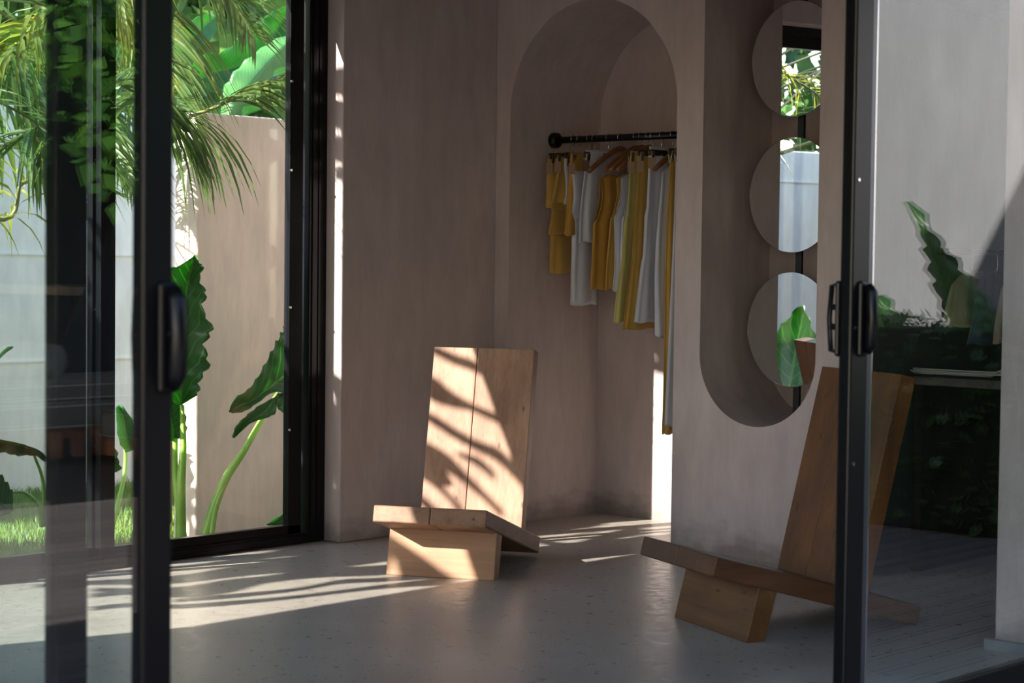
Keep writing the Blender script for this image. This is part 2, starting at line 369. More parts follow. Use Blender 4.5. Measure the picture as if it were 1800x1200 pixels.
# back wall with arched wardrobe alcove and capsule mirror niche
def arched_wall():
    b = MB(); yA = YA
    AX0, AX1, AC, AR, AZ = -6.157, -5.168, -5.6625, .4945, 1.925
    YB = 7.20
    NX0, NX1, NC, NR, NZ0, NZ1, YN = -5.026, -4.433, -4.7295, .2965, .855, 2.60, 7.05
    def q(a, b_, c, d): b.add([a, b_, c, d], [(0,1,2,3)])
    def face(x0, x1, z0, z1, y=yA): q((x0,y,z0),(x1,y,z0),(x1,y,z1),(x0,y,z1))
    face(XW-.02, AX0, 0, H)
    n = 40
    arc = [(AC - AR*cos(pi*i/n), AZ + AR*sin(pi*i/n)) for i in range(n+1)]
    for i in range(n):
        (xa, za), (xb, zb) = arc[i], arc[i+1]
        q((xa,yA,za),(xb,yA,zb),(xb,yA,H),(xa,yA,H))
        q((xa,yA,za),(xa,YB,za),(xb,YB,zb),(xb,yA,zb))
        q((xa,YB,0),(xb,YB,0),(xb,YB,zb),(xa,YB,za))
    q((AX0,yA,0),(AX0,YB,0),(AX0,YB,AZ),(AX0,yA,AZ))
    q((AX1,yA,0),(AX1,yA,AZ),(AX1,YB,AZ),(AX1,YB,0))
    face(AX1, NX0, 0, H)
    low = [(NC - NR*cos(pi*i/n), NZ0 - NR*1.0*sin(pi*i/n)) for i in range(n+1)]
    top = [(NC - NR*cos(pi*i/n), NZ1 + NR*sin(pi*i/n)) for i in range(n+1)]
    for i in range(n):
        (xa, za), (xb, zb) = low[i], low[i+1]
        q((xa,yA,0),(xb,yA,0),(xb,yA,zb),(xa,yA,za))
        (xc, zc), (xd, zd) = top[i], top[i+1]
        q((xc,yA,zc),(xd,yA,zd),(xd,yA,H),(xc,yA,H))
    # third opening
    OX0, OX1, OZ = -4.16, -3.075, 2.30
    face(NX1, OX0, 0, H); face(OX0, OX1, OZ, H)
    o = b.build('wall_back', M['plaster']); struct(o)
    # niche lining
    c = MB(); out = low + top[::-1]
    m_ = len(out)
    c.add([(x,yA,z) for x, z in out] + [(x,YN,z) for x, z in out], [(i,(i+1)%m_,m_+(i+1)%m_,m_+i) for i in range(m_)])
    c.add([(x,YN,z) for x, z in out], [tuple(range(m_))])
    l = c.build('wall_niche', M['plaster_shaded'], smooth=False); struct(l)
    m2 = l.modifiers.new('es', 'EDGE_SPLIT'); m2.split_angle = radians(40)
    l.data.polygons.foreach_set('use_smooth', [True]*len(l.data.polygons))
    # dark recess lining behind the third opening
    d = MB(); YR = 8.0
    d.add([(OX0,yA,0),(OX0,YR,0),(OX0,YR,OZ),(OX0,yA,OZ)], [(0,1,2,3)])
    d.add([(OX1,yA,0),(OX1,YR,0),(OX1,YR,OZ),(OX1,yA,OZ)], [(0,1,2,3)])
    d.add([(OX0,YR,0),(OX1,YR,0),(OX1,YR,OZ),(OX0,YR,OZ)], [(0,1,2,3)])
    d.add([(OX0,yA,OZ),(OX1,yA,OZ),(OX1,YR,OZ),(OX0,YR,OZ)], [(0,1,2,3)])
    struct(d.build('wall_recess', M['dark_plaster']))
    # outer shell so no light leaks
    struct(MB().box(-6.47, -2.62, 8.02, 8.2, 0, H).build('wall_outer', M['ext']))
    struct(MB().box(-6.47, -6.27, YA, 8.2, 0, H).build('wall_outer_left', M['ext']))
M['dark_plaster'] = mat_plaster('plaster_dark_recess_shade', (.07,.072,.078), (.05,.052,.058), False)  # near-black colour carries the shade of the unlit recess; far house wall shares it
arched_wall()

# ------------------------------------------------------------------ window wall (garden side sliding panels)
def bar(mb, x0, x1, y0, y1, z0, z1): mb.box(x0, x1, y0, y1, z0, z1)
wf = MB()
bar(wf, -6.44, -6.345, 5.483, 5.600-.016, 0, 2.515)       # end post
bar(wf, -6.44, -6.345, -.75, 5.483, 0, .040)               # sill track
bar(wf, -6.44, -6.345, -.75, 5.483, 2.468, 2.515)          # head
bar(wf, -6.44, -6.345, -.75, -.67, .04, 2.468)
bar(wf, -6.352, -6.338, -.75, 5.484, .040, .048)
win = wf.build('window_1', M['black_metal'], bevel=.003); struct(win)
for i, y in enumerate((5.50, 5.535)):
    MB().box(-6.348, -6.340, y, y+.008, .05, 2.445).build('frame_rib', M['black_metal'], win)
yy = [5.452, 4.475, 3.84, -.68]
for i in range(3):
    y1 = yy[i]; y0 = yy[i+1]+.012 if i else 4.41
    x = -6.368 if i % 2 == 0 else -6.412
    if i == 1: y1 = 4.485
    p = MB()
    p.box(x-.018, x+.018, y1-.075 if i != 1 else y1-.085, y1, .042, 2.467)
    p.box(x-.018, x+.018, y0, y0+.07, .042, 2.467)
    p.box(x-.018, x+.018, y0, y1, .042, .085); p.box(x-.018, x+.018, y0, y1, 2.40, 2.467)
    pf = p.build('window_panel', M['black_metal'], win, bevel=.003)
    MB().box(x-.004, x+.004, y0+.06, y1-.07, .075, 2.395).build('pane', M['glass'], pf)
    for z in (1.62, 1.03, .5, 2.0):
        MB().tube([(x+.017, y1-.07, z), (x+.023, y1-.07, z)], .006, 8).build('screw', M['chrome'], pf)

# ------------------------------------------------------------------ near sliding doors
df = MB()
df.box(-2.87, -2.63, -1.0, 5.62, -.005, .012)
df.box(-2.87, -2.63, -1.0, 5.62, 2.24, 2.30)
df.box(-2.87, -2.63, 5.53, 5.62, .012, 2.24)
df.box(-2.87, -2.63, -1.0, -.92, .012, 2.24)
dframe = df.build('door_1', M['black_metal'], bevel=.003); struct(dframe)
def door_panel(x, y0, y1, lead, name='door_panel', sw=.062):
    p = MB()
    p.box(x-.019, x+.018, y0, y0+sw, .012, 2.24); p.box(x-.019, x+.018, y1-sw, y1, .012, 2.24)
    p.box(x-.0185, x+.0175, y0+sw-.01, y1-sw+.01, .014, .100); p.box(x-.0185, x+.0175, y0+sw-.01, y1-sw+.01, 2.15, 2.238)
    pf = p.build(name, M['black_metal'], dframe, bevel=.006)
    MB().box(x-.007, x+.007, y0+sw-.01, y1-sw+.01, .09, 2.16).build('pane', M['door_glass'], pf)
    return pf
pL = door_panel(-2.70, .80, 2.012, 1)
pL2 = door_panel(-2.79, .62, 1.902, 1, sw=.067)
pR = door_panel(-2.70, 4.119, 5.53, 0, sw=.080)
MB().box(-2.712, -2.685, 4.198, 4.218, .1, 2.15).build('glazing_bead', M['bead'], pR, bevel=.002)
MB().box(-2.6875, -2.6845, 4.218, 4.222, .1, 2.15).build('bead_highlight', M['chrome'], pR)  # bright chrome strip standing for the edge highlight of the bead
def pull(parent, x, y, side, z0=1.012, z1=1.205, solid=True):
    zc = (z0+z1)/2; xs = sorted((x-.004*side, x+.010*side))
    o = MB().box(xs[0], xs[1], y-.019, y+.019, z0, z1).build('handle', M['black_metal'], parent, bevel=.008)
    if solid:
        m = MB(); m.tube([(x+.014*side, y+.004, z0+.012), (x+.024*side, y+.004, z0+.03), (x+.028*side, y+.004, zc), (x+.024*side, y+.004, z1-.03), (x+.014*side, y+.004, z1-.012)], [.012,.016,.016,.016,.012], 14)
        m.build('grip', M['black_metal'], o, smooth=True)
    else:
        pts = [(x+.010*side, y, z0+.012), (x+.030*side, y, z0+.014), (x+.036*side, y, zc), (x+.030*side, y, z1-.014), (x+.010*side, y, z1-.012)]
        MB().tube(pts, .007, 10).build('grip', M['black_metal'], o, smooth=True)
        for z in (z0+.075, z0+.125): MB().box(min(x, x+.03*side), max(x, x+.03*side), y-.006, y+.006, z-.008, z+.008).build('latch_block', M['black_metal'], o)
    return o
pull(pR, -2.682, 4.168, 1); pull(pR, -2.719, 4.130, -1, solid=False)
pull(pL, -2.682, 1.998, 1); pull(pL, -2.719, 1.985, -1)
for z in (1.46, 1.085, .74):
    MB().tube([(-2.683, 4.140, z), (-2.679, 4.140, z)], .0045, 8).build('screw', M['chrome'], pR)
MB().tube([(-2.684, 2.000, 1.115), (-2.660, 2.004, 1.115)], .008, 10).build('lock_barrel', M['chrome'], pL)

# ================================================================== CHAIRS
def lounge_chair(org, ang, wdt, split, mats, label, wb=.0):
    root = empty('lounge_chair', (org[0], org[1], 0), radians(ang), label, 'chair', 'low plank lounge chairs')
    s_ = V((0, cos(radians(14.7)), -sin(radians(14.7)))); u_ = V((0, sin(radians(14.7)), cos(radians(14.7))))
    # seat: three laminated boards side by side
    L = .845; T = .066; o = V((0, -.137, .228))
    edges = [-wdt-.01, -wdt*.50, .006]
    for i in range(2):
        a, b = edges[i]+(.0006 if i else 0), edges[i+1]-.0006
        poly = [o, o+s_*L+V((0,.0,-.004)), o+s_*L+u_*T, o+u_*T]
        m = MB(); m.prism([(p.y, p.z) for p in poly], lambda u, v, t: V((t, u, max(v, .002))), a, b)
        m.build('seat_plank', mats[1], root, bevel=.006, fix=True)
    # leg board
    poly = [(0, 0), (.074, 0), (.074+.044, .166), (.047, .186)]
    MB().prism(poly, lambda u, v, t: V((t, u, v)), -wdt, 0).build('leg_board', mats[2], root, bevel=.004, fix=True)
    # back planks
    ub = V((0, .235, .972)).normalized(); tb = V((0, .972, -.235)).normalized()
    p0 = V((0, .417, .145))
    xs = [-wdt+.002+wb] + [-wdt + wdt*s for s in split] + [-.002]
    for i in range(len(xs)-1):
        a, b = xs[i]+.0008, xs[i+1]-.0008
        d = (i % 2)*.0012
        poly = [p0+tb*d, p0+tb*.066, p0+tb*.066+ub*.752, p0+tb*d+ub*.752]
        MB().prism([(p.y, p.z) for p in poly], lambda u, v, t: V((t, u, v)), a, b).build('back_plank', mats[0], root, bevel=.003, fix=True)
    return root
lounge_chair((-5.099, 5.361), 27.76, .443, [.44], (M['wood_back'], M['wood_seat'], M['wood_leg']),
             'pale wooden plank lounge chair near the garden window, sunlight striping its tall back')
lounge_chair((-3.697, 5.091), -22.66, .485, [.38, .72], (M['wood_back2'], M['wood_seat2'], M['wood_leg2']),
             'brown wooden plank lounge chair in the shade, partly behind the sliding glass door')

# ================================================================== MIRRORS
pole = MB(); pole.box(-4.732, -4.700, 6.825, 6.840, .60, 2.86)
pole = pole.build('mirror_pole', M['rod_metal'], bevel=.002)
tag(pole, 'slim black vertical bar carrying three round mirrors inside the niche', 'pole')
for z, lab in ((2.11, 'top round mirror in the niche, reflecting palm fronds and a black window head'),
               (1.535, 'middle round mirror in the niche, reflecting the pale garden wall'),
               (.963, 'lowest round mirror in the niche, reflecting a large green leaf')):
    e = empty('round_mirror', (-4.710, 6.765, z), radians(-6.2), lab, 'mirror', 'round mirrors on the black pole')
    g = MB(); n = 96; R = .2435
    vs = [(R*cos(2*pi*k/n), 0, R*sin(2*pi*k/n)) for k in range(n)]; g.add(vs, [tuple(range(n))])
    g.build('mirror_glass', M['mirror'], e)
    r = MB(); lathe(r, [(R-.0005, -.0006), (R+.001, -.0004), (R+.0015, .004), (R, .006), (R-.01, .0062)], (0,0,0), n, 'y')
    r.build('mirror_rim', M['mirror_edge'], e, smooth=True)
    k = MB(); lathe(k, [(R-.001, .006), (R-.004, .012), (.001, .012)], (0,0,0), 48, 'y'); k.build('backing', M['rod_metal'], e)
    MB().box(-.03, .03, .012, .025, -.05, .05).build('bracket', M['rod_metal'], e)

# ================================================================== CLOTHES
RY, RZ = 6.85, 1.818
rod = empty('clothes_rail', (-6.157, RY, RZ), 0, 'black clothes rail across the arched alcove with a round wall flange', 'rail')
MB().tube([(0,0,0), (.989,0,0)], .0165, 16).build('rail_tube', M['rod_metal'], rod, smooth=True)
for s, x in ((1, 0.0), (-1, .989)):
    m = MB(); lathe(m, [(.001, 0), (.036, 0), (.038, .004*s), (.036, .03*s), (.030, .036*s), (.02, .038*s)], (x,0,0), 28, 'x'); m.build('flange', M['rod_metal'], rod, smooth=True)

def hook(parent, top=0.0, low=-.075):
    pts = [(0, .018*sin(a), .020*cos(a)+.0) for a in [radians(v) for v in (250, 290, 330, 0, 30, 60, 90, 120, 150)]]
    pts += [(0, .002, -.030), (0, 0, low)]
    MB().tube(pts, .0016, 6).build('hook', M['chrome'], parent, smooth=True)
def clip_hanger(x, label, dark=True, tilt=0, w=.165, zbar=-.085):
    e = empty('clip_hanger', (x, RY, RZ), tilt, label, 'hanger', 'clip hangers on the rail')
    hook(e, low=zbar+.015)
    MB().box(-.006, .006, -w, w, zbar-.014, zbar+.014).build('hanger_bar', M['dark_wood'], e, bevel=.003)
    for s in (-1, 1):
        c = MB(); y = s*(w-.02)
        c.obox((-.008, y, zbar-.022), (.002,0,.002), (0,.010,0), (-.004,0,.026)); c.obox((.008, y, zbar-.022), (.002,0,-.002), (0,.010,0), (.004,0,.026))
        c.tube([(-.012, y, zbar-.005), (.012, y, zbar-.005)], .004, 8)
        c.build('clip', M['brass'], e)
    return e
def wood_hanger(x, label, tilt=0, drop=.075, mat='hanger_wood'):
    e = empty('wooden_hanger', (x, RY, RZ), tilt, label, 'hanger', 'wooden shoulder hangers on the rail')
    hook(e, low=-.05)
    pts = []; rs = []
    for i in range(17):
        t = -1+2*i/16
        pts.append((.012*cos(t*2)-.006, t*.205, -.05-.115*abs(t)**1.35)); rs.append(.014-.003*abs(t))
    m = MB(); m.tube(pts, rs, 10); m.build('hanger_body', M[mat], e, smooth=True)
    return e
def interp(lv, z):
    for a, b in zip(lv, lv[1:]):
        if a[0] >= z >= b[0]:
            t = (a[0]-z)/(a[0]-b[0]+1e-9); return [a[i]+(b[i]-a[i])*t for i in range(len(a))]
    return lv[-1] if z < lv[-1][0] else lv[0]
def loft(mb, lv, nf, seed, y0=0, seams=(), arm=None, nz=40, nt_=64, hemdrop=0, shoulder=None, lean=0):
    """lv: (z, half depth along y, half thickness x, fold amplitude); nf folds; arm = (underarm z, shoulder width factor)"""
    rnd = random.Random(seed); ph = rnd.random()*6; z0 = lv[0][0]; z1 = lv[-1][0]
    ph2 = [rnd.random()*6 for _ in range(6)]; rows = []; opened = []
    for i in range(nz+1):
        f = (i/nz)**1.0; z = z0+(z1-z0)*f
        _, hw, ht, fa = interp(lv, z); row = []; op = 0; ws = 1
        if arm and z > arm[0]:
            u = (z-arm[0])/(z0-arm[0]); op = min(1, u*5); ws = 1-(1-.70)*sin(min(1, u*1.25)*pi/2)**.6 + .10*max(0, u-.6)
        opened.append(op)
        for k in range(nt_):
            th = 2*pi*(k+.5)/nt_; cy = cos(th); sx = sin(th)
            y = hw*ws*math.copysign(abs(cy)**.75, cy)
            env = .35+.65*abs(sx)
            fold = fa*1.7*(.55*sin(nf*th+ph+.9*sin(f*3+ph2[0])) + .35*sin((nf+2)*th+ph2[1]-f*2) + .25*sin((nf*2+1)*th+ph2[4]))
            sxx = math.copysign(max(abs(sx)**.8, .5*op), sx)
            x = ht*sxx + fold*env
            y += fold*.5*cy
            zz = z
            if shoulder is not None:
                zz = z - max(0, 1-f*3.0)*shoulder*abs(y/max(hw, .01))**1.3
                zz -= max(0, 1-f*6)*.03*max(0, 1-abs(y)/(hw*.35))          # neckline dip
            if i > nz-3: zz += -.004*sin(nf*th+ph) + hemdrop*(y/max(hw,.01))*(i-nz+3)/3
            row.append((x+lean*f + .005*sin(f*5+ph2[2]), y0+y+.005*sin(f*6+ph2[3]), zz))
        rows.append(row)
    fs = []
    for i in range(nz):
        for k in range(nt_):
            if opened[i] > 0 and opened[i+1] > 0 and k in (nt_-1, nt_//2-1): continue
            a = i*nt_+k; b = i*nt_+(k+1) % nt_
            fs.append((a, b, b+nt_, a+nt_))
    mb.add([p for r in rows for p in r], fs)
def garment(name, x, label, cat, mat, parts, tagmat=None, tagpos=None, group='mustard, white and lemon clothes on the rail', rot=0):
    root = empty(name, (x, RY, 0), rot, label, cat, group)
    for pn, fn in parts:
        m = MB(); fn(m); o = m.build(pn, M[mat], root, smooth=True, solid=.0022)
        bm = bmesh.new(); bm.from_mesh(o.data); bmesh.ops.delete(bm, geom=[v for v in bm.verts if not v.link_faces], context='VERTS'); bm.to_mesh(o.data); bm.free()
    if tagmat:
        ty, tz, tw, th = tagpos
        t = MB().box(.0, .0015, ty-tw/2, ty+tw/2, tz-th, tz).build('price_tag', M[tagmat], root)
        t.rotation_euler = (0, 0, radians(-42)); c = V((0.012, ty, 0)); 
        t.location = c - Matrix.Rotation(radians(-42), 3, 'Z') @ V((0, ty, 0))
        MB().tube([(.012, ty, tz), (.008, ty+.004, tz+.035)], .0009, 5).build('tag_string', M['string'], root)
    return root
def fx(px, py, hw):      # rail x and z of a garment whose front edge is seen at this pixel
    p = at(px, py, 1, RY-hw); return p.x, p.z
# --- list, from the left end of the rail
def Z(px, py, hw): return at(px, py, 1, RY-hw).z
def simple(name, label, cat, mat, pxt, yt, yb, hw, flare, ht=.018, folds=5, amp=.010, fold2=None, tagm=None, tiers=(), tagd=.05, hang='clip', pxoff=0, shoulder=None, arm=None, hemdrop=0, lean=0, ht2=None, kids=None):
    x, zt = fx(pxt, yt, hw); zb = Z(pxt, yb, hw)
    x += ht
    lv = [(zt, hw, ht*.45, amp*.3)]
    if tiers:
        last = zt; w_ = hw; k = 0
        for ty in tiers:
            tz = Z(pxt, ty, hw); k += 1
            lv.append((tz+.004, w_+.02, ht*(.7+.25*k), amp*.7)); lv.append((tz, w_+.022, ht*(.7+.25*k), amp*.35)); lv.append((tz-.02, w_+.03, ht*(.85+.3*k), amp*1.1)); w_ += .02
        lv.append((zb, w_+flare, (ht2 or ht*2.1), amp*1.7))
    else:
        lv += [(zt-(zt-zb)*.25, hw+flare*.2, ht, amp*.8), (zb, hw+flare, ht2 or ht*1.3, amp*1.4)]
    parts = [('fabric', lambda m: loft(m, lv, folds, hash_(label), arm=arm and (zt-arm[0], arm[1]), shoulder=shoulder, hemdrop=hemdrop, lean=lean))]
    g = garment(name, x, label, cat, mat, parts, tagm, (-hw-.006, zt-tagd, .030, .05) if tagm else None)
    if kids: kids(g, x, zt, zb, hw)
    return g, x, zt, zb
def hash_(s): return sum(ord(c)*(i+3) for i, c in enumerate(s)) % 9973
garm = []
garm.append(simple('peplum_top', 'mustard peplum top with brown tag, leftmost garment on the rail', 'top', 'mustard', 958, 276, 366, .175, .012, .022, 2, .004, tagm='tagcard', tagd=.03, ht2=.035))
garm.append(simple('cropped_shorts', 'mustard short pleated shorts hanging above mustard trousers at the left end', 'shorts', 'mustard', 973, 266, 357, .16, .02, .02, 3, .006, tagm='tagcard', tagd=.05))
def trousers(lab, mat, px, yt, yb, yb2, hw, ht=.016):
    x, zt = fx(px, yt, hw); zb = Z(px, yb, hw); zb2 = Z(px+20, yb2, .03)
    crotch = zt-.22
    def f(m):
        loft(m, [(zt, hw, .012, .002), (crotch, hw+.01, ht, .006)], 4, 5, nz=10)
        loft(m, [(crotch, hw*.48, ht, .005), (zb, hw*.52, ht*1.4, .006)], 3, 8, y0=-hw*.5, nz=20)
        loft(m, [(crotch, hw*.48, ht, .005), (zb2, hw*.52, ht*1.4, .006)], 3, 11, y0=hw*.5, nz=20)
    garment('trousers', x+ht, lab, 'trousers', mat, [('fabric', f)]); return x+ht
trousers('mustard trousers below the short garments at the left end of the rail', 'mustard', 965, 330, 480, 523, .15)
garm.append(simple('crop_top', 'narrow white cropped top between mustard garments near the left end', 'top', 'white', 992, 272, 360, .16, .01, .012, 2, .003))
garm.append(simple('skirt', 'mustard pleated skirt with a hem reaching mid height, left part of the rail', 'skirt', 'ochre', 999, 268, 414, .165, .03, .016, 6, .006, tagm='tagcard', ht2=.028))
trousers('white wide trousers hanging longest in the left part of the rail', 'white', 1003, 300, 536, 497, .16, .018)
garm.append(simple('blouse', 'white ruffle-edged blouse with a dark tag behind the mustard sleeveless top', 'top', 'white', 1025, 263, 425, .165, .03, .012, 6, .006, tagm='tagdark', ht2=.024))
AR = dict(shoulder=.06)
garm.append(simple('sleeveless_top', 'deep mustard sleeveless top, the widest on a wooden hanger', 'top', 'ochre', 1040, 298, 509, .175, .015, .020, 5, .007, arm=(.24, .72), ht2=.026, **AR))
garm.append(simple('sleeveless_top', 'slim mustard sleeveless top left of the two white sleeveless tops', 'top', 'mustard', 1070, 297, 509, .175, .01, .011, 4, .004, arm=(.22, .75), ht2=.022, **AR))
garm.append(simple('sleeveless_top', 'white sleeveless top, left one of the pair', 'top', 'white', 1080, 296, 512, .175, .012, .010, 4, .004, arm=(.22, .75), ht2=.014, **AR))
garm.append(simple('sleeveless_top', 'white sleeveless top, right one of the pair beside the lemon dress', 'top', 'white', 1092, 296, 520, .175, .012, .011, 4, .004, arm=(.22, .75), ht2=.016, **AR))
garm.append(simple('tiered_dress', 'lemon yellow tiered dress with kraft tag in the middle of the rail', 'dress', 'lemon', 1104, 265, 566, .16, .05, .011, 7, .006, tagm='tagcard', tiers=(380, 470), ht2=.026, hemdrop=.0))
garm.append(simple('tiered_dress', 'mustard tiered dress between the lemon dress and the white tiered dress', 'dress', 'mustard', 1120, 263, 578, .16, .05, .012, 7, .007, tagm='tagcard', tiers=(368, 462), ht2=.030))
garm.append(simple('tiered_dress', 'white tiered dress with square kraft tag', 'dress', 'white', 1139, 257, 566, .16, .05, .013, 7, .008, tagm='tagcard', tiers=(370, 455), ht2=.032))
garm.append(simple('long_dress', 'white long dress with pointed hem on a curved hanger near the pillar', 'dress', 'white', 1156, 275, 602, .175, .02, .018, 6, .007, shoulder=.07, ht2=.03, hemdrop=-.03))
garm.append(simple('long_skirt', 'mustard floor-length skirt, the lowest hanging mustard garment by the pillar', 'skirt', 'mustard', 1174, 275, 762, .16, .03, .012, 6, .006, ht2=.022))
garm.append(simple('maxi_dress', 'white maxi dress, rightmost garment half hidden by the pillar', 'dress', 'white', 1185, 275, 748, .16, .05, .012, 6, .006, ht2=.022))
kinds = ['c','c','c','c','c','w','w','w','w','c','c','c','w','c','c']
seen = ['over the leftmost mustard top', 'over the mustard shorts', 'over the narrow white crop top', 'over the mustard pleated skirt', 'over the white ruffled blouse',
        'in the widest mustard sleeveless top', 'in the slim mustard sleeveless top', 'in the left white sleeveless top', 'in the right white sleeveless top',
        'over the lemon tiered dress', 'over the mustard tiered dress', 'over the white tiered dress', 'in the white long dress by the pillar', 'over the mustard long skirt', 'over the white maxi dress']
for (g, x, zt, zb), k, s in zip(garm, kinds, seen):
    if k == 'c': clip_hanger(x, 'dark wooden bar hanger with metal clips ' + s, w=.17 if abs(zt-1.72) < .1 else .15)
    else: wood_hanger(x, 'curved brown wooden hanger ' + s)

# ================================================================== DARK RECESS (seen through the right door)
def recess():
    zs = at(1680, 664, 1, 6.75).z
    sh = empty('wooden_shelf', (-3.62, 7.1, 0), 0, 'dark reddish wooden shelf in the recess behind the sliding door', 'shelf')
    MB().box(-.53, .53, -.38, .5, zs-.035, zs).build('shelf_board', M['dark_wood'], sh, bevel=.003)
    for x in (-.50, .46): MB().box(x, x+.04, -.3, .45, 0, zs-.035).build('support', M['dark_wood'], sh)
    th = empty('fringed_throw', (-3.75, 6.85, zs), 0, 'folded knotted throw with pale fringe lying on the dark shelf', 'throw')
    for k in range(7):
        pts = [(-.36+.46*t/8+.0, -.10+.008*k+.006*sin(t+k), .010+.004*(k % 3)+(.05*max(0, t-6)/2 if k % 2 else .01)) for t in range(9)]
        MB().tube(pts, .0035, 6).build('fringe', M['throw'], th, smooth=True)
    m = MB()
    for k in range(12):
        x = .10+k*.042; lathe(m, [(.001,-.03),(.02,-.022),(.027,0),(.02,.022),(.001,.03)], (x, -.08+.012*(k % 2), .028+.004*(k % 3)), 10)
    m.build('knotted_border', M['throw'], th, smooth=True)
    MB().box(.08, .62, -.06, .1, .0, .04).build('folded_cloth', M['throw'], th, bevel=.015)
    rr = empty('clothes_rail', (-4.14, 7.0, 1.30), 0, 'dark clothes rail inside the shadowed recess, hung with blue and taupe clothes', 'rail')
    MB().tube([(0,0,0), (1.05,0,0)], .012, 12).build('rail_tube', M['rod_metal'], rr, smooth=True)
    cols = ['brown','navy','brown','brown','navy','blue','blue','blue']
    labs = ['short taupe garment nearest the wooden chair back in the recess', 'first dark navy garment in the recess, left of the long taupe ones', 'taupe garment with stepped hem in the recess', 'wide taupe garment in the middle of the recess', 'dark navy garment between taupe and blue in the recess',
            'blue garment next to the navy one in the recess', 'second blue garment of three in the recess', 'longest blue garment beside the pale pillar in the recess']
    for i in range(8):
        x = -3.98+i*.112; zb = [1.00, .93, .94, .92, .95, .98, .98, .93][i]
        root = empty('hanging_garment', (x, 7.0, 0), 0, labs[i], 'garment', 'dark clothes hanging in the recess')
        m = MB(); loft(m, [(1.235, .10, .012, .002), (1.17, .16, .025, .006), (zb, .19, .05, .012)], 5, i+40, nz=16, nt_=44, shoulder=.03)
        m.build('fabric', M[cols[i]], root, smooth=True, solid=.002)
        MB().tube([(0, .012, 1.31), (0, .0, 1.318), (0,-.012,1.308), (0, 0, 1.27), (0, 0, 1.225)], .0016, 6).build('hook', M['chrome'], root)
recess()
#GARDEN
aw = MB(); aw.prism([(-1.745, 2.80), (-1.34, 2.29), (-1.34, 2.33), (-1.745, 2.85)], lambda u, v, t: V((u, t, v)), -4.0, 6.6)  # unseen sloping slab added to cut the skylight entering the doors
awn = aw.build('door_light_blocker', M['canvas'], fix=True); tag(awn, 'unseen sloping canvas slab added above the deck to cut skylight through the sliding doors', 'light blocker')
# ================================================================== GARDEN BEHIND THE WINDOW
GZ = -.15
lawn = MB(); lawn.box(-30, -6.45, -16, 22, -.5, GZ); struct(lawn.build('ground', M['soil']))
def wall_box(name, x0, x1, y0, y1, z1, mat, z0=-.2):
    return struct(MB().box(x0, x1, y0, y1, z0, z1).build(name, M[mat], bevel=.01))
wall_box('garden_wall_left', -9.85, -9.6, -9.0, 7.35, 2.10, 'garden_wall')
tw0 = at(345, 500, 0, -7.3)
wall_box('garden_wall_right', -7.47, -7.3, tw0.y, 12.0, 1.925, 'tan_wall')
for z in (.62, 1.24, 1.86):
    struct(MB().box(-9.602, -9.592, -9.0, 7.34, z, z+.012).build('trim_2', M['garden_wall']))
def grass_patch(x0, x1, y0, y1, n, hgt, seed):
    r = random.Random(seed); b = MB()
    for _ in range(n):
        x = r.uniform(x0, x1); y = r.uniform(y0, y1)
        if x > -7.6 and y > 5.28: continue
        a = r.random()*pi; l = hgt*(.5+r.random()*.8); k = r.uniform(-.5, .5)*l; k2 = r.uniform(-.5, .5)*l
        w_ = .0035; ca, sa = cos(a)*w_, sin(a)*w_
        b.add([(x-ca,y-sa,GZ),(x+ca,y+sa,GZ),(x+k*.4+ca*.7,y+k2*.4+sa*.7,GZ+l*.6),(x+k*.4-ca*.7,y+k2*.4-sa*.7,GZ+l*.6),(x+k,y+k2,GZ+l)], [(0,1,2,3),(3,2,4)])
    return b
g = grass_patch(-9.6, -6.5, 2.6, 7.5, 42000, .055, 3).build('grass', M['grass'])
tag(g, 'short bright green lawn grass between the window and the garden wall', 'grass', kind='stuff')

def blade(mb, p, d, ln, wd, g, side, seg=5, fold=.25):
    """one narrow leaflet, drooping under gravity g"""
    p = V(p); d = V(d).normalized(); st = ln/seg; rows = []
    for i in range(seg+1):
        f = i/seg; w_ = wd*(min(1, .35+f*3.2) if f < .25 else max(.06, 1-((f-.25)/.75)**1.7))
        sd = d.cross(V((0,0,1)));
        if sd.length < .05: sd = V(side)
        sd = (sd.normalized()*.6 + V(side)*.8).normalized(); up = sd.cross(d).normalized()
        rows.append([p - sd*w_ + up*w_*fold, p, p + sd*w_ + up*w_*fold])
        p = p + d*st; d = (d + V((0,0,-g*st))).normalized()
    mb.grid(rows)
def rachis_curve(pts, n):
    pts = [V(p) for p in pts]; out = []
    # quadratic/catmull interpolation
    P = [pts[0]*2-pts[1]] + pts + [pts[-1]*2-pts[-2]]
    m = len(pts)-1
    for i in range(n+1):
        t = i/n*m; k = min(int(t), m-1); u = t-k
        a, b, c, d = P[k], P[k+1], P[k+2], P[k+3]
        out.append(.5*((2*b)+(-a+c)*u+(2*a-5*b+4*c-d)*u*u+(-a+3*b-3*c+d)*u**3))
    return out
